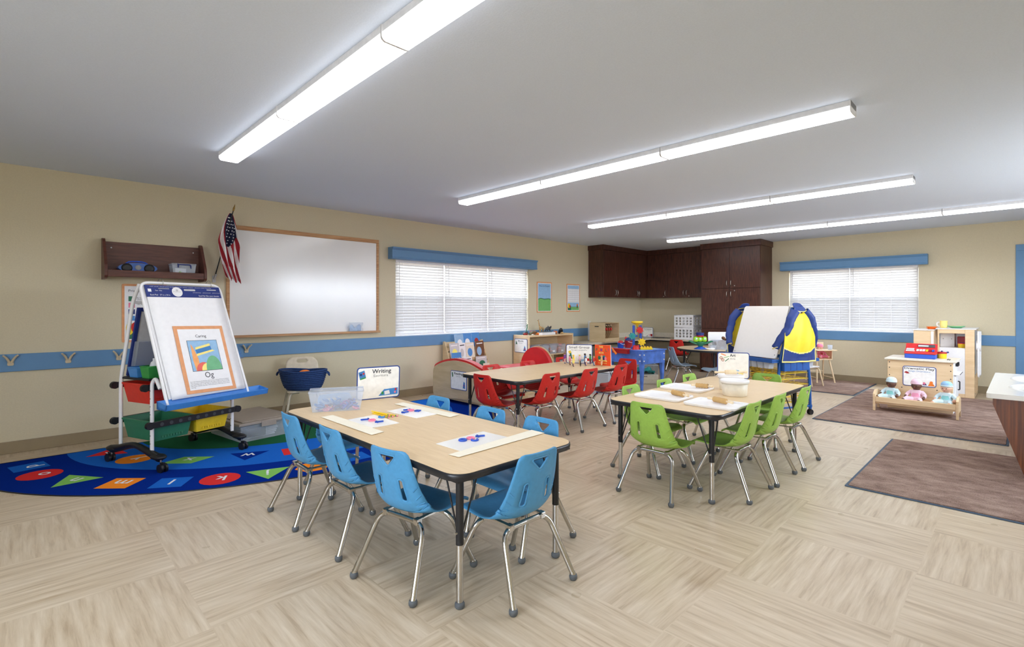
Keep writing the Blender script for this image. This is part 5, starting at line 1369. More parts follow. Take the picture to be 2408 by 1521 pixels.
for k, x, w_, h_, c1, c2, tx, lb in BK:
    y, zz = tiers[k]
    b = thing('picture_book', lb + ' of the rack', 'book', (4.78 + (x - 4.61) * .97, y - .024, zz + .0125), radians(random.uniform(-2, 2)), 'picture books on the display rack')
    M = RX(-9) @ UP
    MB(c1).at(M).box(-w_ / 2, w_ / 2, 0, h_, 0, .002).build('cover', b)
    MB('white_paper').at(M).box(-w_ / 2 + .002, w_ / 2 - .002, .002, h_ - .002, -.006, -.0002).build('pages', b)
    m = MB(c2).at(M); m.poly(circ(random.uniform(-.02, .02), h_ * .42, w_ * .28, 14, h_ * .25), .003)
    if tx: m.cur('purple').poly([(-w_ / 2 + .004, .004), (-w_ * .1, .004), (-w_ * .1, .10), (-w_ / 2 + .004, .10)], .0034); text_into(m, tx, 0, h_ * .56, .045, 'soft_yellow', .004, w_ * .88, 'CENTER', .02)
    elif k: m.cur('white_paper' if c1 != 'white_paper' else 'dark_grey').poly([(-w_ * .35, h_ * .82), (w_ * .35, h_ * .84), (w_ * .35, h_ * .9), (-w_ * .35, h_ * .88)], .0034)
    m.build('cover_picture', b)

# ------------------------------------------------------------------ block shelf with bins and animals
t = thing('block_shelf', 'low maple open shelf unit below the posters, toys on its top', 'shelf', (0, 0, 0))
x0, x1, y0, y1, zt = 5.885, 7.02, 5.60, 5.965, .77
MB('maple').box(x0, x0 + .02, y0, y1, .02, zt + .012).build('side_panel', t, bevel=.006); MB('maple').box(x1 - .02, x1, y0, y1, .02, zt + .012).build('side_panel', t, bevel=.006)
MB('maple').box(x0 + .0205, x1 - .0205, y0 + .005, y1, zt - .02, zt).build('top_board', t, bevel=.002)
MB('maple').box(x0 + .0205, x1 - .0205, y0 + .005, y1 - .01, .43, .448).build('shelf_board', t, bevel=.002)
MB('maple').box(x0 + .0205, x1 - .0205, y0 + .005, y1 - .01, .10, .118).build('shelf_board', t, bevel=.002)
MB('ply').box(x0 + .0205, x1 - .0205, y1 - .0095, y1 - .002, .1, zt - .0205).build('back_panel', t)
MB('maple').box(6.48, 6.497, y0 + .01, y1 - .01, .1185, .4295).build('divider', t)
MB('black').box(x0 + .03, x1 - .03, y0 + .03, y1 - .02, 0, .02).build('base_plinth', t)
def pic_blocks(m, w, h):
    tri(m, [(-w / 2 + .03, h - .09), (-w / 2 + .045, h - .03), (-w / 2 + .07, h - .09)], 'dark_green'); tri(m, [(w / 2 - .09, .03), (w / 2 - .03, .03), (w / 2 - .04, .085), (w / 2 - .06, .12)], 'mid_blue'); tri(m, circ(w / 2 - .055, .06, .012, 10), 'red', .007)
sign('blocks_sign', 'white Blocks sign with blue border on the end of the low maple shelf', (5.884, 5.785, .495), -pi / 2, .295, .225, [('Blocks', .0, .178, .028, 'ink', .12, .014), ('Bloques', 0, .15, .016, 'grey', .08, 0)], pic_blocks, 0, False)
def bin_with(x, lb, kinds, w=.17):
    t = clear_box('toy_bin', lb, (x, 5.72, .4485), 0, w, .22, .15, None, 'clear_plastic', 'bin', 'clear bins on the maple shelf', taper=.9)
    MB('white_paper').at(T4(0, -.11, 0) @ UP).poly([(-.03, .03), (.03, .03), (.03, .06), (-.03, .06)], .004).build('label_card', t)
    return t
bin_with(6.02, 'clear bin with dark blue pieces at the left of the maple shelf', 0); bin_with(6.27, 'clear bin of tan and black pieces on the maple shelf', 0, .21); bin_with(6.50, 'clear bin second from the right on the maple shelf', 0); bin_with(6.72, 'clear bin of red brown pieces at the right of the maple shelf', 0, .19)
random.seed(4)
for x, cols, n, nm in ((6.02, ['navy', 'blue'], 9, 'dark blue'), (6.27, ['tan', 'dark_grey', 'cream', 'tan'], 14, 'tan or black'), (6.50, ['orange', 'light_grey', 'deep_red'], 9, 'orange or grey'), (6.72, ['deep_red', 'soft_red', 'orange'], 13, 'red brown')):
    for i in range(n):
        m = MB(random.choice(cols)); a = random.uniform(0, 3); m.at(Matrix.Rotation(a, 4, 'Z') @ RX(random.uniform(-30, 30)))
        (m.cbox((0, 0, 0), (.05, .035, .025)) if i % 2 else m.cyl((-.025, 0, 0), (.025, 0, 0), .016))
        m.build('toy_block', None, bevel=.003, loc=(x + random.uniform(-.05, .05), 5.72 + random.uniform(-.06, .06), .475 + .018 * (i % 7) + .004), label='small %s toy piece in a clear bin on the maple shelf' % nm, cat='block', group='%s pieces in the clear bins' % nm)
# lower cubbies: white bins
for x, lb in ((6.22, 'white bin in the lower left opening of the maple shelf'), (6.76, 'white bin in the lower right opening of the maple shelf')):
    clear_box('toy_bin', lb, (x, 5.76, .1185), 0, .34, .26, .20, None, 'frost_plastic', 'bin', taper=.92)
# animals grown from skeletons
def animal(name, lb, loc, a, V, E_, R_, mat, spots=None, extra=None, sub=1):
    t = thing(name, lb, 'toy animal', loc, radians(a), 'toy animals on the maple shelf')
    vs, fs = skin(V, E_, R_, sub)
    m = MB(mat); m.add(vs, [], True)
    if spots: m.cur(spots)
    for f in fs:
        c = sum((Vector(vs[i]) for i in f), Vector()) / len(f); k = 0
        if spots and sin(c.x * 260 + 1.3 * sin(c.z * 190)) * sin(c.z * 230) > .25: k = 1
        m.f.append(list(f)); m.fm.append(k); m.sm.append(True)
    m.build('body', t)
    if extra: extra(t)
    return t
def quad(L_, Hh, r, neck, head, tail, lr):
    V = [(-L_ / 2, 0, Hh), (0, 0, Hh * 1.02), (L_ / 2, 0, Hh)]; E_ = [(0, 1), (1, 2)]; R_ = [r, r * 1.1, r]
    b = 2
    for p, q in neck: V.append(p); E_.append((b, len(V) - 1)); R_.append(q); b = len(V) - 1
    b = 0
    for p, q in tail: V.append(p); E_.append((b, len(V) - 1)); R_.append(q); b = len(V) - 1
    for sx, s0 in ((-1, 0), (1, 2)):
        for sy in (-1, 1):
            n = len(V); V += [(sx * L_ / 2, sy * r * .75, Hh * .75), (sx * (L_ / 2 - .004), sy * r * .8, Hh * .4), (sx * L_ / 2, sy * r * .8, lr * .9)]
            E_ += [(s0, n), (n, n + 1), (n + 1, n + 2)]; R_ += [lr * 1.5, lr * 1.1, lr]
    return V, E_, R_
zt0 = .7705
V, E_, R_ = quad(.06, .075, .016, [((.042, 0, .11), .011), ((.055, 0, .165), .008), ((.06, 0, .20), .008), ((.082, 0, .198), .006)], 0, [((-.042, 0, .06), .003), ((-.045, 0, .03), .003)], .006)
BX = .8165
def gx(t):
    m = MB('brown')
    for s in (-1, 1): m.cyl((.056, s * .004, .205), (.052, s * .006, .222), .002, n=6)
    m.build('horns', t)
animal('toy_giraffe', 'spotted toy giraffe standing tallest on the maple shelf', (6.40, 5.80, BX - .003), 160, V, E_, R_, 'tan', 'brown', gx)
V, E_, R_ = quad(.075, .060, .027, [((.06, 0, .072), .022), ((.082, 0, .06), .012), ((.10, 0, .055), .008), ((.115, 0, .075), .006), ((.12, 0, .095), .005)], 0, [((-.055, 0, .05), .003), ((-.06, 0, .03), .003)], .011)
def ears(t):
    for s in (-1, 1): MB('dark_grey').prism(circ(0, 0, .02, 12, .024), 0, .003).build('ear', t).matrix_local = T4(.055, s * .023, .08) @ RX(90 - s * 20)
animal('toy_elephant', 'grey toy elephant with raised trunk on the maple shelf', (6.56, 5.80, BX - .003), 10, V, E_, R_, 'dark_grey', None, ears)
V, E_, R_ = quad(.055, .038, .015, [((.038, 0, .05), .013), ((.055, 0, .048), .010)], 0, [((-.04, 0, .03), .004)], .006)
animal('toy_tiger', 'orange brown toy animal standing below the grey elephant', (6.63, 5.70, zt0), -20, V, E_, R_, 'orange', 'brown')
animal('toy_pig', 'small pink toy animal behind the orange one', (6.69, 5.76, zt0), 40, V, E_, R_, 'pink')
V2 = [(0, 0, .03), (0, 0, .06), (.004, 0, .085), (.01, 0, .105)]; E2 = [(0, 1), (1, 2), (2, 3)]; R2 = [.022, .024, .017, .017]
for s in (-1, 1):
    n = len(V2); V2 += [(s * .02, .01, .012), (s * .026, .03, .006), (s * .034, .004, .06), (s * .038, .012, .03), (s * .034, .02, .006)]; E2 += [(0, n), (n, n + 1), (2, n + 2), (n + 2, n + 3), (n + 3, n + 4)]; R2 += [.012, .009, .012, .010, .009]
animal('toy_gorilla', 'black toy gorilla sitting at the right end of the maple shelf top', (6.84, 5.74, zt0), -20, V2, E2, R2, 'black')
animal('toy_lion_cub', 'small tan toy animal before the black gorilla', (6.79, 5.68, zt0), -40, [(a * .6, b * .6, c * .6) for a, b, c in V], E_, [r * .6 for r in R_], 'tan')
V, E_, R_ = quad(.08, .045, .024, [((.06, 0, .05), .016), ((.085, 0, .045), .012)], 0, [((-.06, 0, .035), .010), ((-.09, 0, .02), .005)], .009)
def plates(t):
    m = MB('orange')
    for i in range(6): x = -.05 + .02 * i; m.at(T4(x, 0, .062) @ UP); m.prism([(-.008, 0), (.008, 0), (0, .018)], -.0015, .0015)
    m.build('back_plates', t)
animal('toy_dinosaur', 'brown plated toy dinosaur at the left of the maple shelf top', (6.09, 5.72, zt0), -20, V, E_, R_, 'brown', 'dark_green', plates)
animal('toy_rhino', 'dark toy dinosaur at the left behind the brown plated one', (6.00, 5.80, zt0), 15, V, E_, R_, 'dark_grey')
V, E_, R_ = quad(.05, .03, .013, [((.036, 0, .036), .010)], 0, [((-.04, 0, .03), .004)], .006)
animal('toy_dragon', 'small red brown toy animal at the left end of the maple shelf top', (5.945, 5.74, zt0), 170, V, E_, R_, 'deep_red')
animal('toy_fox', 'small orange toy animal just left of the white box', (6.17, 5.69, zt0), -70, V, E_, R_, 'orange')
animal('toy_goat', 'small brown toy animal behind the orange one left of the white box', (6.22, 5.76, zt0), -10, V, E_, R_, 'brown')
t = thing('toy_snake', 'green toy snake with its neck raised behind the dinosaurs', 'toy animal', (6.08, 5.84, zt0), 0, 'toy animals on the maple shelf')
MB('dark_green').tube(smooth_path([(-.05, .03, .008), (-.01, .04, .008), (.01, 0, .012), (0, 0, .05), (-.012, 0, .09), (.008, 0, .13), (.002, 0, .165), (.016, 0, .175)], 5), [.008] * 20 + [.0075] * 12 + [.008] * 4, 8).build('body', t)
t = thing('white_box', 'flat white box with dark papers on top of the maple shelf', 'box', (6.41, 5.76, zt0), 0)
MB('white').box(-.17, .17, -.12, .12, 0, .045).build('box_body', t, bevel=.003)
m = MB('dark_grey')
for i in range(3): m.at(RZ(-8 + 7 * i) @ T4(0, 0, .0456 + .0026 * i)).box(-.165, .10, -.105, .11, -.0004, .0018)
m.build('papers', t)
# green toy bin on the floor beyond the red table
t = clear_box('floor_bin', 'large white storage bin of green toys on the floor beyond the red chairs', (6.15, 4.35, 0), .2, .62, .42, .30, None, 'frost_plastic', 'bin', taper=.92)
MB('white').at(T4(.15, 0, .31) @ RX(4)).box(-.35, .30, -.24, .24, 0, .018).build('lid', t, bevel=.006)
m = MB('dark_green'); random.seed(9)
for i in range(20): m.at(T4(random.uniform(-.22, .1), random.uniform(-.14, .14), random.uniform(.03, .22)) @ RX(i * 30)).cyl((-.06, 0, 0), (.06, 0, 0), .018)
m.build('green_toys', t)['kind'] = 'stuff'

# ------------------------------------------------------------------ sand and water table with toys
S = thing('water_table', 'marbled blue plastic sand and water table on four tapered legs', 'table', (6.87, 4.235, 0), radians(-8))
wx, wy, zt = .27, .33, .60
m = MB('sand_blue'); 
for (a, b_, c, d) in ((-wx, wx, -wy, -wy + .018), (-wx, wx, wy - .018, wy), (-wx, -wx + .018, -wy, wy), (wx - .018, wx, -wy, wy)): m.box(a, b_, c, d, .39, .585)
m.box(-wx + .018, wx - .018, -wy + .018, wy - .018, .39, .41); m.build('basin', S, bevel=.004)
MB('sand_blue').box(-wx - .02, wx + .02, -wy - .02, -wy + .03, .585, zt).box(-wx - .02, wx + .02, wy - .03, wy + .02, .585, zt).box(-wx - .02, -wx + .03, -wy + .03, wy - .03, .585, zt).box(wx - .03, wx + .02, -wy + .03, wy - .03, .585, zt).build('rim', S, bevel=.005)
MB('art_blue').box(-wx + .03, wx - .03, -wy + .03, wy - .03, .57, .598).build('lid_board', S, bevel=.003)
for sx in (-1, 1):
    for sy in (-1, 1):
        m = MB('sand_blue'); a = .075; X, Y = sx * (wx + .004), sy * (wy + .004); ix, iy = X - sx * a, Y - sy * a; jx, jy = X - sx * .045, Y - sy * .045
        m.add([(X - sx * .02, Y - sy * .02, 0), (jx - sx * .005, Y - sy * .02, 0), (jx - sx * .005, jy - sy * .005, 0), (X - sx * .02, jy - sy * .005, 0), (X, Y, .585), (ix, Y, .585), (ix, iy, .585), (X, iy, .585)], [(3, 2, 1, 0), (0, 1, 5, 4), (1, 2, 6, 5), (2, 3, 7, 6), (3, 0, 4, 7), (4, 5, 6, 7)])
        o = m.build('leg', S, bevel=.006)
        k = MB('white')
        for zz in (.44, .53): k.cyl((X, Y - sy * .04, zz), (X + sx * .006, Y - sy * .04, zz), .011, n=12).cyl((X - sx * .04, Y, zz), (X - sx * .04, Y + sy * .006, zz), .011, n=12)
        k.build('bolts', o)
def on_s(x, y): a = radians(-8); return (6.87 + x * cos(a) - y * sin(a), 4.235 + x * sin(a) + y * cos(a))
t = thing('red_tray', 'red tray hooked on the front edge of the blue water table', 'tray', (*on_s(-.31, .04), .535), radians(-98))
MB('deep_red').box(-.15, .15, -.035, .025, 0, .062).build('tray_body', t, bevel=.006); MB('red').box(-.165, .165, -.05, .045, .0625, .072).build('flange', t, bevel=.003)
t = thing('toy_shovel', 'orange toy shovel hanging over the edge of the blue water table', 'shovel', (*on_s(-.36, .20), .60), radians(-98))
MB('orange').tube(smooth_path([(.0, .03, .012), (.03, -.005, .01), (.08, -.02, -.03), (.13, -.02, -.075)], 5), [.008 + .0006 * i for i in range(16)], 8, flat=.5).build('scoop', t)
t = thing('sand_wheel_tower', 'toy tower with yellow funnel and coloured wheels on the blue water table', 'toy', (*on_s(-.08, -.08), .5985), radians(-48))
MB('blue').box(-.07, -.035, -.015, .015, 0, .36).box(.035, .07, -.015, .015, 0, .36).build('posts', t, bevel=.006)
MB('yellow').lathe([(.008, .33), (.02, .37), (.075, .395), (.085, .40), (.085, .425), (.078, .425), (.06, .40), (.012, .37)], n=24).build('funnel', t)
def wheel(x, y, zz, r, mat):
    m = MB(mat).at(T4(x, y, zz) @ UP); P = []
    for i in range(32): rr = r * (1.0 if (i // 2) % 2 else .72); P.append((rr * cos(2 * pi * i / 32), rr * sin(2 * pi * i / 32)))
    m.prism(P, -.02, .02).cyl((0, 0, -.03), (0, 0, .03), r * .3); m.build('wheel', t, bevel=.003)
wheel(.03, -.045, .29, .055, 'red'); wheel(-.08, -.045, .20, .055, 'teal'); wheel(.06, -.045, .11, .06, 'yellow')
MB('blue').cyl((-.08, -.05, .20), (0, 0, .20), .012).cyl((.03, -.05, .29), (.03, 0, .29), .012).cyl((.06, -.05, .11), (.06, 0, .11), .012).build('axles', t)
MB('blue').box(-.09, .09, -.04, .04, 0, .03).build('tower_base', t, bevel=.004)
def bucket(name, x, y, r, h, mat, lid, lb, hd=True):
    t = thing(name, lb, 'bucket', (*on_s(x, y), .5985), .3, 'toy buckets on the blue water table')
    MB(mat).lathe([(.001, 0), (r * .8, 0), (r * .82, .004), (r, h * .96), (r * 1.05, h * .97), (r * 1.05, h), (r * .96, h), (r * .78, .01), (.001, .01)], n=24).build('bucket_body', t)
    if lid:
        MB(lid).lathe([(r * .95, h * .9), (r * .8, h * 1.15), (r * .5, h * 1.35), (.001, h * 1.4)], n=18).build('toy_load', t)
    if hd: MB('white').tube([(r * 1.03 * cos(a), -.01 - .05 * sin(a), h * .9 - .02 * sin(a)) for a in [pi * i / 12 for i in range(13)]], .004, 6).build('bail_handle', t)
bucket('toy_bucket', -.17, .17, .052, .085, 'blue', 'red', 'small blue bucket with a red toy inside on the blue water table')
bucket('toy_bucket', -.02, .14, .065, .115, 'red', 'navy', 'larger red bucket with a dark top on the blue water table')
t = thing('toy_rake', 'red toy scoop standing upright behind the buckets', 'toy', (*on_s(.03, .22), .5985), 0)
MB('red').cyl((0, 0, 0), (-.02, 0, .13), .010, .012, 10).ball((-.022, 0, .145), .026, 12, (1, .7, 1)).build('scoop_body', t)
t = thing('toy_castle_mould', 'red sand mould lying at the near corner of the blue water table', 'toy', (*on_s(-.19, -.14), .5985), .4)
m = MB('red')
for i, (x, y, r, h) in enumerate([(0, 0, .045, .05), (.05, .02, .035, .06), (-.05, .01, .035, .045), (.02, -.03, .03, .065)]): m.lathe([(.001, h), (r * .55, h), (r, 0)], (x, y, 0), 10)
m.build('mould_body', t)
t = thing('toy_boat', 'yellow toy tray at the right end of the blue water table', 'toy', (*on_s(-.06, -.235), .5985), radians(-50))
m = MB('yellow').box(-.09, .09, -.045, .045, 0, .028)
for i in range(4): m.ball((-.066 + .044 * i, 0, .03), .02, 10)
m.build('tray_body', t, bevel=.004)
# beige drawer cart
t = thing('drawer_cart', 'beige drawer unit with teal things on top, behind the water table', 'cart', (7.34, 4.42, 0), radians(-45))
MB('cream').box(-.23, .23, -.16, .16, .0, .065).build('base', t, bevel=.006); MB('cream').box(-.225, .225, -.175, .16, .066, .15).build('drawer', t, bevel=.005); MB('taupe').box(-.04, .04, -.182, -.176, .115, .13).build('drawer_handle', t)
m = MB('clear_plastic')
for s in (-1, 1): m.box(s * .222 - .003, s * .222 + .003, -.16, .16, .151, .30)
m.box(-.22, .22, .155, .16, .151, .30); m.build('clear_frame', t)
MB('light_grey').tube([(-.225, -.16, .30), (.225, -.16, .30), (.225, .16, .30), (-.225, .16, .30)], .006, 8, closed=True).build('top_frame', t)
m = MB('teal'); m.grid(lambda u, v: (-.18 + .36 * u, -.13 + .26 * v, .20 + .05 * sin(u * 5) * sin(v * 4) + .01 * sin(u * 23)), 14, 10); m.build('teal_cloth', t, solid=.006)
m = MB('dark_grey')
for i in range(7): m.at(T4(-.15 + .05 * i, -.03, .165) @ RZ(i * 31)).box(-.05, .05, -.02, .02, 0, .03)
m.build('dark_pieces', t, bevel=.003)

# ------------------------------------------------------------------ on the round table
zr = RT + .0005
t = thing('balance_toy', 'green toy with lime green containers and navy red lids on a blue base', 'toy', (7.76, 3.62, zr), radians(-50))
MB('blue').lathe([(.001, 0), (.10, 0), (.095, .012), (.05, .030), (.03, .045), (.001, .045)], n=24, sy=.75).build('foot', t)
MB('dark_green').lathe([(.03, .040), (.045, .06), (.075, .10), (.08, .115), (.001, .118)], n=24, sy=.7).build('bowl', t)
m = MB('dark_green')
for s in (-1, 1): m.tube(smooth_path([(s * .04, 0, .085), (s * .10, -.01, .10), (s * .16, -.015, .125), (s * .19, -.01, .12)], 4), [.022, .022, .022, .022, .020, .020, .020, .020, .018, .014, .012, .010, .008], 8, flat=.6)
m.build('arms', t)
for i, x in enumerate((-.075, -.012, .06)):
    m = MB('lime').lathe([(.001, .0), (.028, .0), (.040, .02), (.040, .055), (.028, .08), (.001, .082)], (x, -.01 + .01 * i, .118), 18); o = m.build('container', t)
    MB('pale_cyan').ball((x, -.048 + .01 * i, .165), .016, 10, (1, .4, 1)).build('window', o)
MB('red').cyl((-.005, .005, .200), (-.005, .005, .218), .055, .06, 20).build('red_collar', t); MB('navy').cyl((-.005, .005, .2182), (-.005, .005, .262), .058, .062, 20).build('navy_cap', t)
t = thing('white_scoop', 'small white scoop lying beside the green toy on the round table', 'scoop', (7.73, 3.45, zr), radians(-60))
MB('white').tube(smooth_path([(-.07, 0, .03), (-.02, 0, .016), (.03, 0, .016), (.07, 0, .02)], 4), [.008, .008, .008, .008, .010, .012, .014, .018, .020, .020, .018, .014, .008], 10, flat=.6).build('scoop_body', t)
t = clear_box('clear_cup', 'small clear tray at the right of the green toy', (7.83, 3.44, zr), .3, .10, .09, .06, None, 'clear_plastic', 'cup')
t = clear_box('pinecone_bin', 'clear plastic bin full of pinecones with its white lid standing behind', (7.98, 3.33, zr), radians(-50), .33, .21, .14, None, 'clear_plastic', 'bin', taper=.9)
MB('white').at(T4(-.03, .135, 0) @ RX(-4) @ UP).prism(rrect(-.18, .18, 0, .27, .02), 0, .010).build('lid', t, bevel=.003)
random.seed(8)
def pinecone():
    t = thing('pinecone', '', 'pinecone')
    m = MB('brown'); m.ball((0, 0, 0), .024, 10, (1, 1, 1.35))
    for k in range(6):
        zz = -.026 + .010 * k; r = .028 * (1 - (abs(k - 2.3) / 4.2) ** 2)
        for i in range(8):
            a = 2 * pi * i / 8 + k * .4; c, q = cos(a), sin(a)
            m.add([(c * r * .6 - q * .007, q * r * .6 + c * .007, zz), (c * r * .6 + q * .007, q * r * .6 - c * .007, zz), (c * r * 1.15, q * r * 1.15, zz + .010)], [(0, 1, 2)], False)
    m.build('scales', t, solid=.0015); return t
pc = pinecone(); ca, sa = cos(radians(-50)), sin(radians(-50))
for i in range(30):
    ox, oy = random.uniform(-.12, .12), random.uniform(-.07, .07); h = .035 + .026 * (i % 5) + (.04 if i % 5 == 4 and ox < 0 else 0)
    o = pc if i == 0 else dup(pc, (0, 0, 0), 0, '', 'pinecones in the clear bin')
    o.location = (7.98 + ox * ca - oy * sa, 3.33 + ox * sa + oy * ca, zr + h); o.rotation_euler = (random.uniform(-1.5, 1.5), random.uniform(-1, 1), random.uniform(0, 6))
    o['label'] = 'brown pinecone in the heap inside the clear bin'; o['group'] = 'pinecones in the clear bin'
# ------------------------------------------------------------------ rolling art easel with smocks
AE = (6.425, 2.141, 0); AR = radians(245.5)
t = A = thing('art_easel', 'blue rolling art easel with white panels, trays of cups and yellow drying racks', 'easel', AE, AR)
hx, hy = .335, .25
for sx in (-1, 1):
    for sy in (-1, 1):
        o = MB('frame_blue').tube([(sx * hx, sy * hy, .065), (sx * hx, sy * (hy - .01), .40), (sx * hx, sy * (hy - .045), .64), (sx * hx, sy * .03, 1.22)], .0165, 10).build('leg', A)
        c = MB('black'); X, Y = sx * hx, sy * hy
        for q in (-1, 1): c.cyl((X + q * .006, Y, .03), (X + q * .020, Y, .03), .03, n=18)
        c.box(X - .006, X + .006, Y - .018, Y + .018, .02, .07); c.build('caster', A)
        MB('frame_blue').cyl((X, Y, .085), (X, Y, .115), .021, n=12).build('collar', o)
for sx in (-1, 1):
    MB('frame_blue').cyl((sx * hx, -hy, .10), (sx * hx, hy, .10), .011, n=10).build('low_rail', A); MB('frame_blue').cyl((sx * hx, -.03, 1.22), (sx * hx, .03, 1.22), .014, n=10).build('top_joint', A)
for sy in (-1, 1): MB('frame_blue').cyl((-hx, sy * hy, .10), (hx, sy * hy, .10), .011, n=10).build('low_rail', A)
# panels on both slopes
for sy in (-1, 1):
    y0, z0, y1, z1 = sy * .245, .655, sy * .045, 1.245; d = Vector((0, y1 - y0, z1 - z0)); ln = d.length; d.normalize()
    n = Vector((0, -d.z, d.y)) if sy < 0 else Vector((0, d.z, -d.y))
    M = Matrix(((1, 0, 0, 0), (0, d.y, n.y, y0), (0, d.z, n.z, z0), (0, 0, 0, 1)))
    o = MB('porcelain').at(M).prism(rrect(-hx + .012, hx - .012, 0, ln, .03), .0, .012).build('white_panel', A, bevel=.003)
    k = MB('grey').at(M)
    for x, y in ((-hx + .04, .04), (hx - .04, .04)): k.cyl((x, y, .012), (x, y, .0145), .006, n=10)
    k.build('screws', o)
    # tray of cups
    y = sy * .30
    m = MB('frame_blue').box(-hx - .03, hx + .03, y - .055, y + .055, .628, .642).box(-hx - .03, hx + .03, y - .058, y - .050, .615, .655).box(-hx - .03, hx + .03, y + .050, y + .058, .615, .648)
    for s in (-1, 1): m.box(s * (hx + .026) - .004, s * (hx + .026) + .004, y - .055, y + .055, .615, .652)
    m.build('cup_tray', A, bevel=.003)
    for i in range(7):
        x = -.27 + .09 * i
        MB('frost_plastic').add([(x - .03, y - .032, .545), (x + .03, y - .032, .545), (x + .03, y + .032, .545), (x - .03, y + .032, .545), (x - .038, y - .04, .627), (x + .038, y - .04, .627), (x + .038, y + .04, .627), (x - .038, y + .04, .627)], [(3, 2, 1, 0), (0, 1, 5, 4), (1, 2, 6, 5), (2, 3, 7, 6), (3, 0, 4, 7)]).build('paint_cup', A)
for sx in (-1, 1):
    x = sx * (hx + .012)
    m = MB('frame_blue').box(x - .05, x + .05, -.21, .17, .52, .635)
    o = m.build('end_bin', A, bevel=.008)
    k = MB('navy')
    for i in range(3): k.box(x + sx * .0505 - .001, x + sx * .0505 + .001, -.12 + .09 * i, -.115 + .09 * i, .53, .625)
    k.build('bin_ribs', o)
# yellow wire shelves
for i in range(6):
    z = .155 + .066 * i; m = MB('yellow'); 
    m.tube([(-hx + .02, -hy + .02, z), (hx - .02, -hy + .02, z), (hx - .02, hy - .02, z), (-hx + .02, hy - .02, z)], .0035, 6, closed=True)
    for k in range(11): x = -hx + .05 + .062 * k; m.cyl((x, -hy + .02, z), (x, hy - .02, z), .0022, n=5, caps=False)
    for k in range(3): y = -.12 + .12 * k; m.cyl((-hx + .02, y, z), (hx - .02, y, z), .0025, n=5, caps=False)
    m.build('drying_rack', A)

def smock(name, lb, sx):
    t = thing(name, lb, 'smock', AE, AR, 'blue and yellow smocks hanging on the art easel')
    X0 = sx * (hx + .055)
    def body(u, v):      # u around 0..1 (y), v down 0..1
        hw = .085 + .135 * min(1, v * 2.2) ** .7 + .03 * v
        y = (u - .5) * 2 * hw - .005
        bulge = .045 * sin(pi * u) * (.4 + .6 * sin(pi * min(1, v * 1.1))) + .012 * sin(u * 15 + v * 4) * v
        x = X0 + sx * (bulge + .02 + .035 * v * (1 - v))
        z = 1.215 - .595 * v - (.05 * sin(pi * u) if v < .02 else .05 * sin(pi * u) * max(0, 1 - v * 9))
        return (x, y, z)
    nu, nv = 56, 76; m = MB('cloth_yellow'); m.cur('cloth_blue'); m.cur('soft_yellow')
    vs = [body(i / nu, j / nv) for i in range(nu + 1) for j in range(nv + 1)]; m.add(vs, [], True)
    for i in range(nu):
        for j in range(nv):
            u, v = (i + .5) / nu, (j + .5) / nv
            pocket = .72 + .11 * sin(pi * u)
            k = 1 if v > pocket else 0
            if abs(v - pocket) < .010: k = 2
            if (u < .17 or u > .86) and v < .36: k = 1
            if v > .978 or (v > .7 and (u < .02 or u > .98)): k = 2
            a = i * (nv + 1) + j; m.f.append([a, a + nv + 1, a + nv + 2, a + 1]); m.fm.append(k); m.sm.append(True)
    m.build('smock_body', t, solid=.004)
    # neck: shoulders drawn over the easel top
    m = MB('cloth_blue')
    def neck(u, v):
        a = pi * 2 * u; return (X0 + sx * (.03 - .045 * v) + .0 + sx * .02 * cos(a), .085 * sin(a) * (1 - .25 * v) - .0, 1.205 + .06 * v + .02 * (cos(a) * -sx * sx))
    m.grid(neck, 24, 5, closed_u=True); m.build('collar', t, solid=.004)
    MB('soft_yellow').tube([neck(i / 24, .0) for i in range(24)], .0045, 6, closed=True).build('neck_piping', t)
    for sy in (-1, 1):
        pts = smooth_path([(X0 + sx * .02, sy * .07, 1.19), (X0 + sx * .035, sy * .15, 1.10), (X0 + sx * .03, sy * .185, 1.00), (X0 + sx * .0, sy * (.245), .90), (X0 - sx * .05, sy * .285, .78)], 5)
        r = [.048 + .003 * sin(i * 1.7) * (i > 4) - .0006 * i for i in range(len(pts))]
        m = MB('cloth_blue').tube(pts, r, 14, caps=False, flat=.62); o = m.build('sleeve', t, solid=.003)
        MB('soft_yellow').tube([Vector(pts[-1]) + Vector((.026 * cos(a), .018 * sin(a), .01 * cos(a))) * 1.25 for a in [2 * pi * k / 14 for k in range(14)]], .0035, 5, closed=True).build('cuff', o)
smock('paint_smock', 'yellow and blue painting smock hanging on the right end of the art easel', 1)
smock('paint_smock', 'blue sleeved painting smock half hidden at the left end of the art easel', -1)

# ------------------------------------------------------------------ wooden doll high chair, doll, cup, stool
t = thing('doll_high_chair', 'pale wooden doll high chair with a tray, against the back wall', 'chair', (9.44, 2.365, .0125), radians(135))
for s in (-1, 1):
    for e in (-1, 1): MB('pale_wood').cyl((s * .145, e * .16, 0), (s * .10, e * .08, .37), .011, .013, 10).build('leg', t)
MB('pale_wood').cyl((-.135, -.14, .08), (-.135, .14, .08), .008).cyl((.135, -.14, .08), (.135, .14, .08), .008).cyl((-.125, -.12, .16), (.125, -.12, .16), .008).build('stretchers', t)
MB('pale_wood').at(T4(0, 0, .37)).prism(rrect(-.13, .13, -.13, .13, .02), 0, .016).build('seat', t, bevel=.003)
MB('pale_wood').box(-.13, -.118, -.11, .12, .386, .52).box(.118, .13, -.11, .12, .386, .52).build('arm_frame', t, bevel=.003)
MB('pale_wood').box(-.13, .13, -.135, -.12, .56, .64).build('backrest', t, bevel=.004)
MB('pale_wood').at(T4(0, .08, .522)).prism(rrect(-.17, .17, -.10, .12, .03), 0, .014).build('tray', t, bevel=.003)
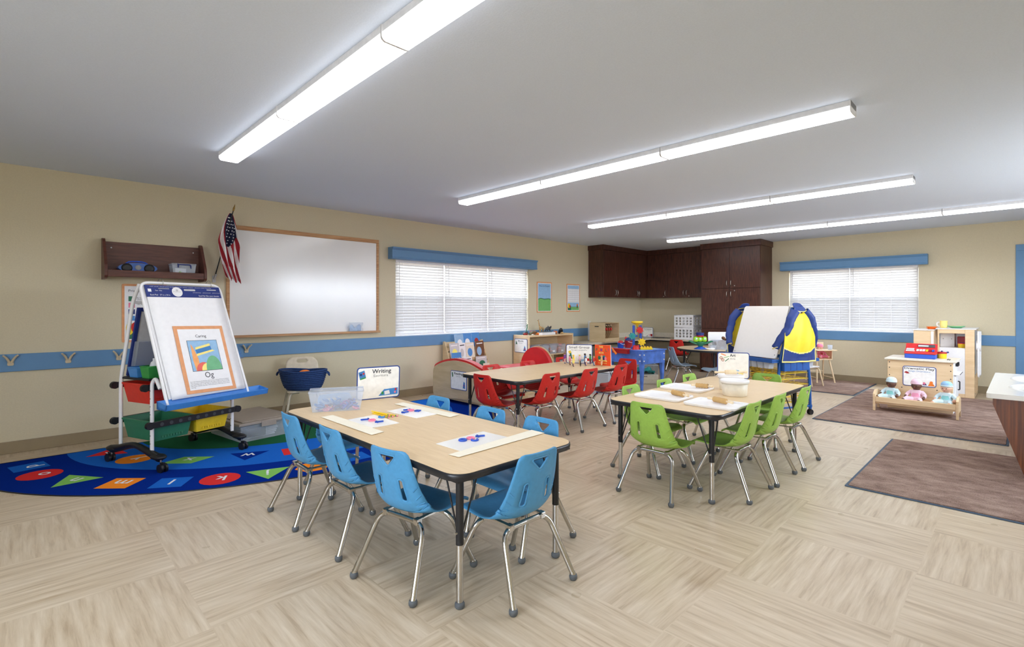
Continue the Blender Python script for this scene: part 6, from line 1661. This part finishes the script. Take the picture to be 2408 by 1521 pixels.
def baby(name, lb, loc, rz, skinm, cloth, cloth2, hatm, h=.32, hat=True, cat='doll', hs=None):
    t = thing(name, lb, cat, loc, radians(rz), 'dolls sitting in the doll bed' if cat == 'doll' else None)
    k = h / .32
    V = [(0, 0, .035), (0, -.008, .075), (0, -.012, .125), (0, -.008, .160), (0, .002, .200), (0, -.006, .245)]; E_ = [(0, 1), (1, 2), (2, 3), (3, 4), (4, 5)]; R_ = [.052, .05, .046, .028, .066, .058]
    for s in (-1, 1):
        n = len(V)
        V += [(s * .045, .03, .034), (s * .075, .10, .05), (s * .085, .145, .026), (s * .085, .172, .045), (s * .058, -.01, .130), (s * .098, .012, .095), (s * .098, .055, .062), (s * .094, .078, .055)]
        E_ += [(0, n), (n, n + 1), (n + 1, n + 2), (n + 2, n + 3), (2, n + 4), (n + 4, n + 5), (n + 5, n + 6), (n + 6, n + 7)]
        R_ += [.036, .030, .024, .020, .028, .024, .019, .017]
    vs, fs = skin([tuple(q * k for q in p) for p in V], E_, [r * k for r in R_], 2)
    m = MB(cloth); m.add(vs, [], True); m.cur(skinm); m.cur(cloth2)
    for f in fs:
        c = sum((Vector(vs[i]) for i in f), Vector()) / len(f) / k
        q = 0
        if c.z > .158: q = 1
        elif (c.y > .050 and c.z > .045 and abs(c.x) > .085 and c.y < .095) or c.y > .158: q = 1
        elif abs(c.x) < .035 and .07 < c.z < .115 and c.y > .02: q = 2
        m.f.append(list(f)); m.fm.append(q); m.sm.append(True)
    body = m.build('body', t)
    fz = .208 * k; fy = .057 * k
    e = MB('black')
    for s in (-1, 1): e.ball((s * .020 * k, fy - .002 * k, fz + .004 * k), .0052 * k, 8)
    e.build('eyes', t)
    n_ = MB(skinm).ball((0, fy + .004 * k, fz - .010 * k), .007 * k, 8).ball((-.050 * k, -.002, fz), .009 * k, 8).ball((.050 * k, -.002, fz), .009 * k, 8); n_.build('nose_and_ears', t)
    MB('deep_red').ball((0, fy + .0005, fz - .026 * k), .007 * k, 8, (1.3, .5, .45)).build('mouth', t)
    if hat:
        o = MB(hatm).lathe([(.056 * k, .238 * k), (.060 * k, .245 * k), (.058 * k, .264 * k), (.048 * k, .284 * k), (.030 * k, .297 * k), (.001, .302 * k)], (0, -.006 * k, 0), 20); hh = o.build('knit_hat', t)
        MB(cloth).lathe([(.058 * k, .232 * k), (.062 * k, .237 * k), (.062 * k, .248 * k), (.058 * k, .252 * k)], (0, -.005 * k, 0), 20).build('hat_band', hh)
    return t
baby('doll', 'pink dressed doll with a pink hat sitting in the wooden high chair', (9.44, 2.365, .402), 135, 'skin_light', 'pink', 'deep_red', 'pink', .25, cat='doll')
t = thing('toy_cup', 'white plastic cup standing on the high chair tray', 'cup', (9.43, 2.22, .549), 0)
MB('frost_plastic').lathe([(.001, 0), (.030, 0), (.036, .075), (.034, .075), (.028, .003), (.001, .003)], n=20).build('cup_body', t)
t = thing('child_stool', 'pale bentwood child chair between the art easel and the high chair', 'chair', (8.92, 2.48, .0125), radians(-20))
for s in (-1, 1): MB('pale_wood').tube(round_path([(s * .13, -.25, 0), (s * .12, -.19, .27), (s * .12, .19, .27), (s * .13, .25, 0)], .06, 6), .014, 8, flat=.8).build('bent_leg', t)
MB('white').at(T4(0, 0, .285)).prism(rrect(-.15, .15, -.20, .20, .05), 0, .014).build('seat', t, bevel=.004)

# ------------------------------------------------------------------ play stove with things
t = thing('play_stove', 'wooden toy stove unit turned with its back to the camera', 'toy stove', (0, 0, .0125))
x0, x1, y0, y1 = 7.60, 8.13, .572, 1.178
MB('maple').box(x0, x0 + .016, y0, y1, 0, .585).build('back_panel', t, bevel=.003)
MB('white').box(x0 + .0165, x1, y0 + .001, y0 + .016, .0, .585).box(x0 + .0165, x1, y1 - .016, y1 - .001, 0, .585).box(x0 + .0165, x1 - .02, y0 + .017, y1 - .017, .02, .04).build('side_panels', t)
MB('cream').box(x0 - .03, x1 + .03, y0 - .03, y1 + .03, .586, .606).build('worktop', t, bevel=.006)
k = MB('black')
for y, zz in ((y1 - .02, .555), (y1 - .02, .49), (y0 + .02, .555), (y0 + .02, .49), (y0 + .02, .40), (y1 - .02, .40), (y1 - .14, .26), (y0 + .14, .26)): k.cyl((x0, y, zz), (x0 - .002, y, zz), .006, n=8)
k.build('screws', t)
MB('white').box(x1 - .018, x1, y0 + .02, y1 - .02, .05, .50).build('oven_door', t, bevel=.004)
m = MB('black').cyl((8.02, y0, .545), (8.02, y0 - .025, .545), .022, n=16).cyl((7.90, y0, .545), (7.90, y0 - .025, .545), .022, n=16); m.build('knobs', t)
MB('black').tube(round_path([(8.0, y0, .34), (8.0, y0 - .03, .34), (8.0, y0 - .03, .24), (8.0, y0, .24)], .01), .006, 8).build('oven_handle', t)
MB('white').box(7.72, 8.10, y0 - .012, y0, .06, .42).build('side_door', t, bevel=.003)
MB('white').box(7.70, 8.12, y0 - .05, y0, .44, .452).build('side_ledge', t, bevel=.002); MB('black').box(7.72, 8.08, y0 - .052, y0 - .05, .442, .45).build('ledge_edge', t)
MB('dark_grey').lathe([(.05, .6065), (.075, .6065), (.075, .609), (.05, .609)], (8.00, .74, 0), 24).build('burner_ring', t)
def pic_drama(m, w, h):
    tri(m, [(-w / 2 + .012, h - .078), (-w / 2 + .03, h - .064), (-w / 2 + .048, h - .068), (-w / 2 + .066, h - .088), (-w / 2 + .04, h - .092)], 'deep_red'); tri(m, [(w / 2 - .13, .018), (w / 2 - .10, .05), (w / 2 - .085, .02)], 'navy'); tri(m, circ(w / 2 - .11, .04, .014, 12), 'pink', .0068)
    tri(m, [(w / 2 - .075, .014), (w / 2 - .012, .014), (w / 2 - .03, .045), (w / 2 - .06, .05)], 'orange', .007); tri(m, circ(w / 2 - .045, .055, .016, 12), 'orange', .0074)
sign('dramatic_play_sign', 'white Dramatic Play sign with navy border on the toy stove back', (x0 - .001, .873, .30), -pi / 2, .31, .235, [('Dramatic Play', .0, .197, .026, 'ink', .28, .010), ('Juego Dramático', .0, .170, .018, 'mid_blue', .205, 0)], pic_drama, 0, False)
t = thing('toy_cash_register', 'red and blue toy cash register on the toy stove top', 'cash register', (7.83, .885, .619), -pi / 2)
MB('blue').box(-.145, .145, -.10, .10, 0, .052).build('drawer', t, bevel=.006)
m = MB('red'); m.at(yz(-.148)).prism([(-.105, .053), (.105, .053), (.105, .165), (.06, .172), (.02, .115), (-.10, .075)], 0, .296); m.build('housing', t, bevel=.004)
M = T4(0, -.098, .079) @ RX(18.4)
k = MB('white').at(M)
for i in range(6):
    k.cur(['white', 'white', 'white', 'yellow', 'deep_red', 'blue'][i]).box(-.035 + .029 * i, -.012 + .029 * i, .022, .046, 0, .006).box(-.035 + .029 * i, -.012 + .029 * i, .054, .078, 0, .006)
k.cur('white').box(-.135, -.05, .012, .034, 0, .004).cur('light_grey').box(-.135, -.06, .05, .105, 0, .004)
k.build('keys', t, bevel=.001)
M = T4(0, .022, .118) @ RX(56)
MB('dark_grey').at(M).box(-.03, .13, .012, .050, 0, .004).build('display', t); MB('light_grey').at(M).box(-.028, .07, .02, .040, .0042, .006).build('display_text', t)
t = thing('toy_pot', 'small yellow toy pot with a red rim and dark handle beside the cash register', 'pot', (7.95, .70, .619), .3)
MB('yellow').lathe([(.001, 0), (.040, 0), (.044, .004), (.045, .058)], n=22).build('pot_body', t); MB('deep_red').lathe([(.046, .058), (.048, .062), (.048, .070), (.035, .078), (.001, .08)], n=22).build('lid', t)
MB('navy').cyl((.03, -.03, .062), (.075, -.075, .070), .008, .010).ball((0, 0, .084), .010).build('handle', t)
t = thing('toy_utensils', 'dark flat toy utensils lying on the near right of the stove top', 'utensils', (7.78, .63, .6188), 0)
MB('dark_grey').box(-.07, .07, -.02, -.012, 0, .004).box(-.06, .08, -.002, .006, 0, .004).box(.05, .085, -.006, .010, 0, .004).build('utensil_blades', t)
t = thing('toy_cup', 'small red toy cup behind the cash register', 'cup', (8.08, 1.02, .619), 0)
MB('red').lathe([(.001, 0), (.02, 0), (.028, .06), (.026, .06), (.001, .004)], n=16).cyl((0, 0, .06), (0, 0, .145), .024, .028, 14).build('cup_body', t)

# doll bed with three dolls
B = thing('doll_bed', 'low maple doll bed with three dolls in front of the toy stove', 'doll bed', (0, 0, .0125))
x0, x1, y0, y1 = 7.25, 7.53, .50, 1.265
for y in (y0, y1 - .022):
    m = MB('maple'); m.at(Matrix(((1, 0, 0, 0), (0, 0, 1, y), (0, 1, 0, 0), (0, 0, 0, 1))))
    m.prism([(x0, 0), (x0 + .032, 0), (x0 + .045, .07), (x1 - .045, .07), (x1 - .032, 0), (x1, 0), (x1, .195), (x1 - .03, .215), ((x0 + x1) / 2 + .06, .235), ((x0 + x1) / 2 - .06, .235), (x0 + .03, .212), (x0, .198)], 0, .022); m.build('end_panel', B, bevel=.005)
MB('maple').box(x0 + .002, x0 + .02, y0 + .0225, y1 - .0225, .105, .165).build('side_rail', B, bevel=.004); MB('maple').box(x1 - .02, x1 - .002, y0 + .0225, y1 - .0225, .105, .165).build('side_rail', B, bevel=.004)
MB('maple').box(x0 + .021, x1 - .021, y0 + .0225, y1 - .0225, .085, .125).build('mattress', B)
baby('doll', 'dark skinned doll in pale blue with a striped pale hat, left in the doll bed', (7.43, 1.115, .138), 70, 'skin_dark', 'pale_cyan', 'aqua', 'pale_cyan', .285)
baby('doll', 'dark skinned doll in pink with a pink hat, middle of the doll bed', (7.43, .88, .138), 76, 'skin_dark', 'pale_pink', 'rose', 'pale_pink', .285)
baby('doll', 'light skinned doll in pale blue with a striped hat, right in the doll bed', (7.43, .615, .138), 74, 'skin_light', 'pale_cyan', 'aqua', 'art_blue', .285)

# ------------------------------------------------------------------ play kitchen hutch
t = thing('play_kitchen', 'tall wooden toy kitchen unit with a window opening, against the back wall', 'toy kitchen', (0, 0, .0125))
X0, X1 = 9.12, 9.82; ya, yb, yc = .47, .85, 1.10
m = MB('maple')   # near end panel (plane x = X0) with opening
m.box(X0, X0 + .02, ya, .565, 0, .92).box(X0, X0 + .02, .565, .83, .865, .92).box(X0, X0 + .02, .83, yb, .0, .92).box(X0, X0 + .02, .565, .83, 0, .05)
m.build('end_panel', t, bevel=.004)
MB('white').box(X0 + .004, X0 + .016, .5655, .8295, .051, .655).build('lower_door', t)
MB('white').box(X0 + .0205, X1, ya + .02, yb - .001, .655, .668).build('inner_shelf', t)
MB('maple').box(X0 + .0205, X1, ya, ya + .018, 0, .04).box(X0 + .0205, X1, ya, ya + .018, .28, .30).box(X0 + .0205, X1, ya, ya + .018, .905, .92).box(X1 - .03, X1, ya, ya + .018, .04, .905).box(X0 + .0205, X0 + .05, ya, ya + .018, .04, .905).box(9.45, 9.47, ya, ya + .018, .04, .28).build('side_frame', t, bevel=.002)
MB('light_grey').box(X0 + .05, X1 - .03, ya + .005, ya + .009, .30, .905).build('side_mesh_panel', t)
MB('white').box(X0 - .002, X1 + .02, ya - .015, yb + .02, .921, .933).build('top_board', t, bevel=.003)
MB('white').box(X1 - .012, X1, ya + .02, yb, .04, .90).build('rear_panel', t)
MB('white').box(X0 + .25, X0 + .50, .69, .845, .669, .90).build('inner_cupboard', t, bevel=.003)
k = MB('grey').cyl((X0 + .25, .72, .78), (X0 + .245, .72, .78), .006, n=8).cyl((X0 + .25, .81, .78), (X0 + .245, .81, .78), .006, n=8); k.build('cupboard_knobs', t)
MB('maple').box(X0 - .10, X1 - .25, yb + .03, yc, .0, .90).build('cupboard', t, bevel=.003); MB('white').box(X0 - .11, X1 - .24, yb + .028, yc + .01, .901, .912).build('cupboard_top', t, bevel=.002)
MB('white').box(X0 - .105, X0 - .1005, yb + .032, yb + .06, .02, .89).build('door_edge', t)
for nm, lb, mt, loc, f in (('toy_plate_stack', 'stack of orange toy plates on the toy kitchen top', 'orange', (9.30, .93, .9255), 0), ('toy_jug', 'yellow and white toy jug on the toy kitchen top', 'soft_yellow', (9.30, .80, .9465), 1), ('toy_bowl', 'pale green toy bowl on the toy kitchen top', 'soft_green', (9.33, .67, .9465), 2)):
    t = thing(nm, lb, 'toy dish', loc, 0)
    if f == 0:
        m = MB(mt)
        for i in range(3): m.lathe([(.001, .012 * i), (.04, .012 * i), (.062, .012 * i + .010), (.062, .012 * i + .012), (.001, .012 * i + .006)], n=20)
        m.build('plates', t)
    elif f == 1:
        MB(mt).lathe([(.001, 0), (.035, 0), (.042, .04), (.040, .085), (.046, .10), (.042, .10), (.001, .01)], n=20).build('jug_body', t); MB('white').tube(smooth_path([(0, .04, .02), (0, .07, .03), (0, .07, .07), (0, .042, .08)], 4), .006, 8).build('jug_handle', t)
    else: MB(mt).lathe([(.001, 0), (.05, 0), (.095, .022), (.098, .03), (.09, .03), (.04, .012), (.001, .012)], n=24).build('bowl_body', t); MB('soft_yellow').lathe([(.001, .032), (.07, .030), (.085, .026)], (0, 0, 0), 20).build('filling', t)
t = thing('toy_pan', 'yellow and red toy pan on the inner shelf of the toy kitchen', 'pan', (9.24, .60, .681), 0)
MB('yellow').lathe([(.001, 0), (.055, 0), (.06, .055)], n=20, sy=.8).build('pan_body', t); MB('red').lathe([(.061, .055), (.063, .062), (.001, .064)], n=20, sy=.8).build('lid', t)
t = thing('red_toy_box', 'red toy box behind the yellow pan in the toy kitchen', 'toy', (9.55, .62, .681), 0)
MB('red').box(-.06, .06, -.05, .05, 0, .14).build('box_body', t, bevel=.006); MB('purple').box(-.061, -.0605, -.03, .03, .02, .06).build('label_patch', t)
t = thing('hanging_cloth', 'white cloth and apron hanging on the right side of the toy kitchen', 'cloth', (9.22, .455, .0125), 0)
m = MB('white_paper'); m.grid(lambda u, v: (-.07 + .16 * u * (1 - .45 * v), -.012 - .028 * sin(pi * u) - .006 * sin(u * 16), .90 - .60 * v - .02 * sin(u * 9) * v), 14, 20); m.build('white_cloth', t, solid=.004)
MB('white').cyl((.0, .0, .70), (.0, -.045, .70), .075, .07, 20).build('white_hat', t); m = MB('dark_grey'); m.grid(lambda u, v: (.06 + .09 * u, -.01 - .015 * sin(pi * u), .62 - .20 * v), 8, 8); m.build('dark_apron', t, solid=.003)
MB('white').cyl((.02, .0, .86), (.02, -.05, .86), .010).build('peg', t)

# ------------------------------------------------------------------ sink counter at the right edge
t = thing('sink_counter', 'white double sink counter on a dark wood slanted cabinet at the right edge', 'counter', (0, 0, 0))
zc = .60
# find counter corner positions: near end x=5.09, front edge y=.20
m = MB('porcelain'); outer = rrect(5.09, 6.77, -.44, .20, .03, 4)
holes = [circ(5.62, -.07, .26, 30, .15), circ(6.30, -.07, .26, 30, .15)]
cdt_surface(outer, holes, lambda u, v: (u, v, zc), .09, m, smooth=False)
n = len(outer)
m.add([(x, y, zc) for x, y in outer] + [(x, y, zc - .035) for x, y in outer], [(i, (i + 1) % n, n + (i + 1) % n, n + i) for i in range(n)], True)
m.add([(x, y, zc - .035) for x, y in rrect(5.09, 6.77, -.44, .20, .03, 4)], [tuple(range(n))], False)
m.build('countertop', t, bevel=.0)
for cx in (5.62, 6.30):
    b = MB('porcelain'); b.lathe([(1, zc), (.985, zc - .004), (.97, zc - .03), (.85, zc - .09), (.5, zc - .125), (.08, zc - .13)], (cx, -.07, 0), 40, sx=.26, sy=.15); b.lathe([(1.0, zc + .0), (1.03, zc + .006), (1.07, zc + .0005)], (cx, -.07, 0), 40, sx=.26, sy=.15)
    o = b.build('basin', t); MB('nickel').cyl((cx, -.07, zc - .131), (cx, -.07, zc - .126), .022).build('drain', o)
    f = MB('nickel').tube(smooth_path([(cx, -.32, zc), (cx, -.32, zc + .10), (cx, -.25, zc + .15), (cx, -.18, zc + .12)], 5), .012, 10); f.build('faucet', t)
m = MB('vanity_wood'); m.at(yz(5.12)); m.prism([(-.44, .0), (.0, .0), (.0, .02), (.165, .52), (.165, .563), (-.44, .563)], 0, 1.62); m.build('cabinet', t, bevel=.002)
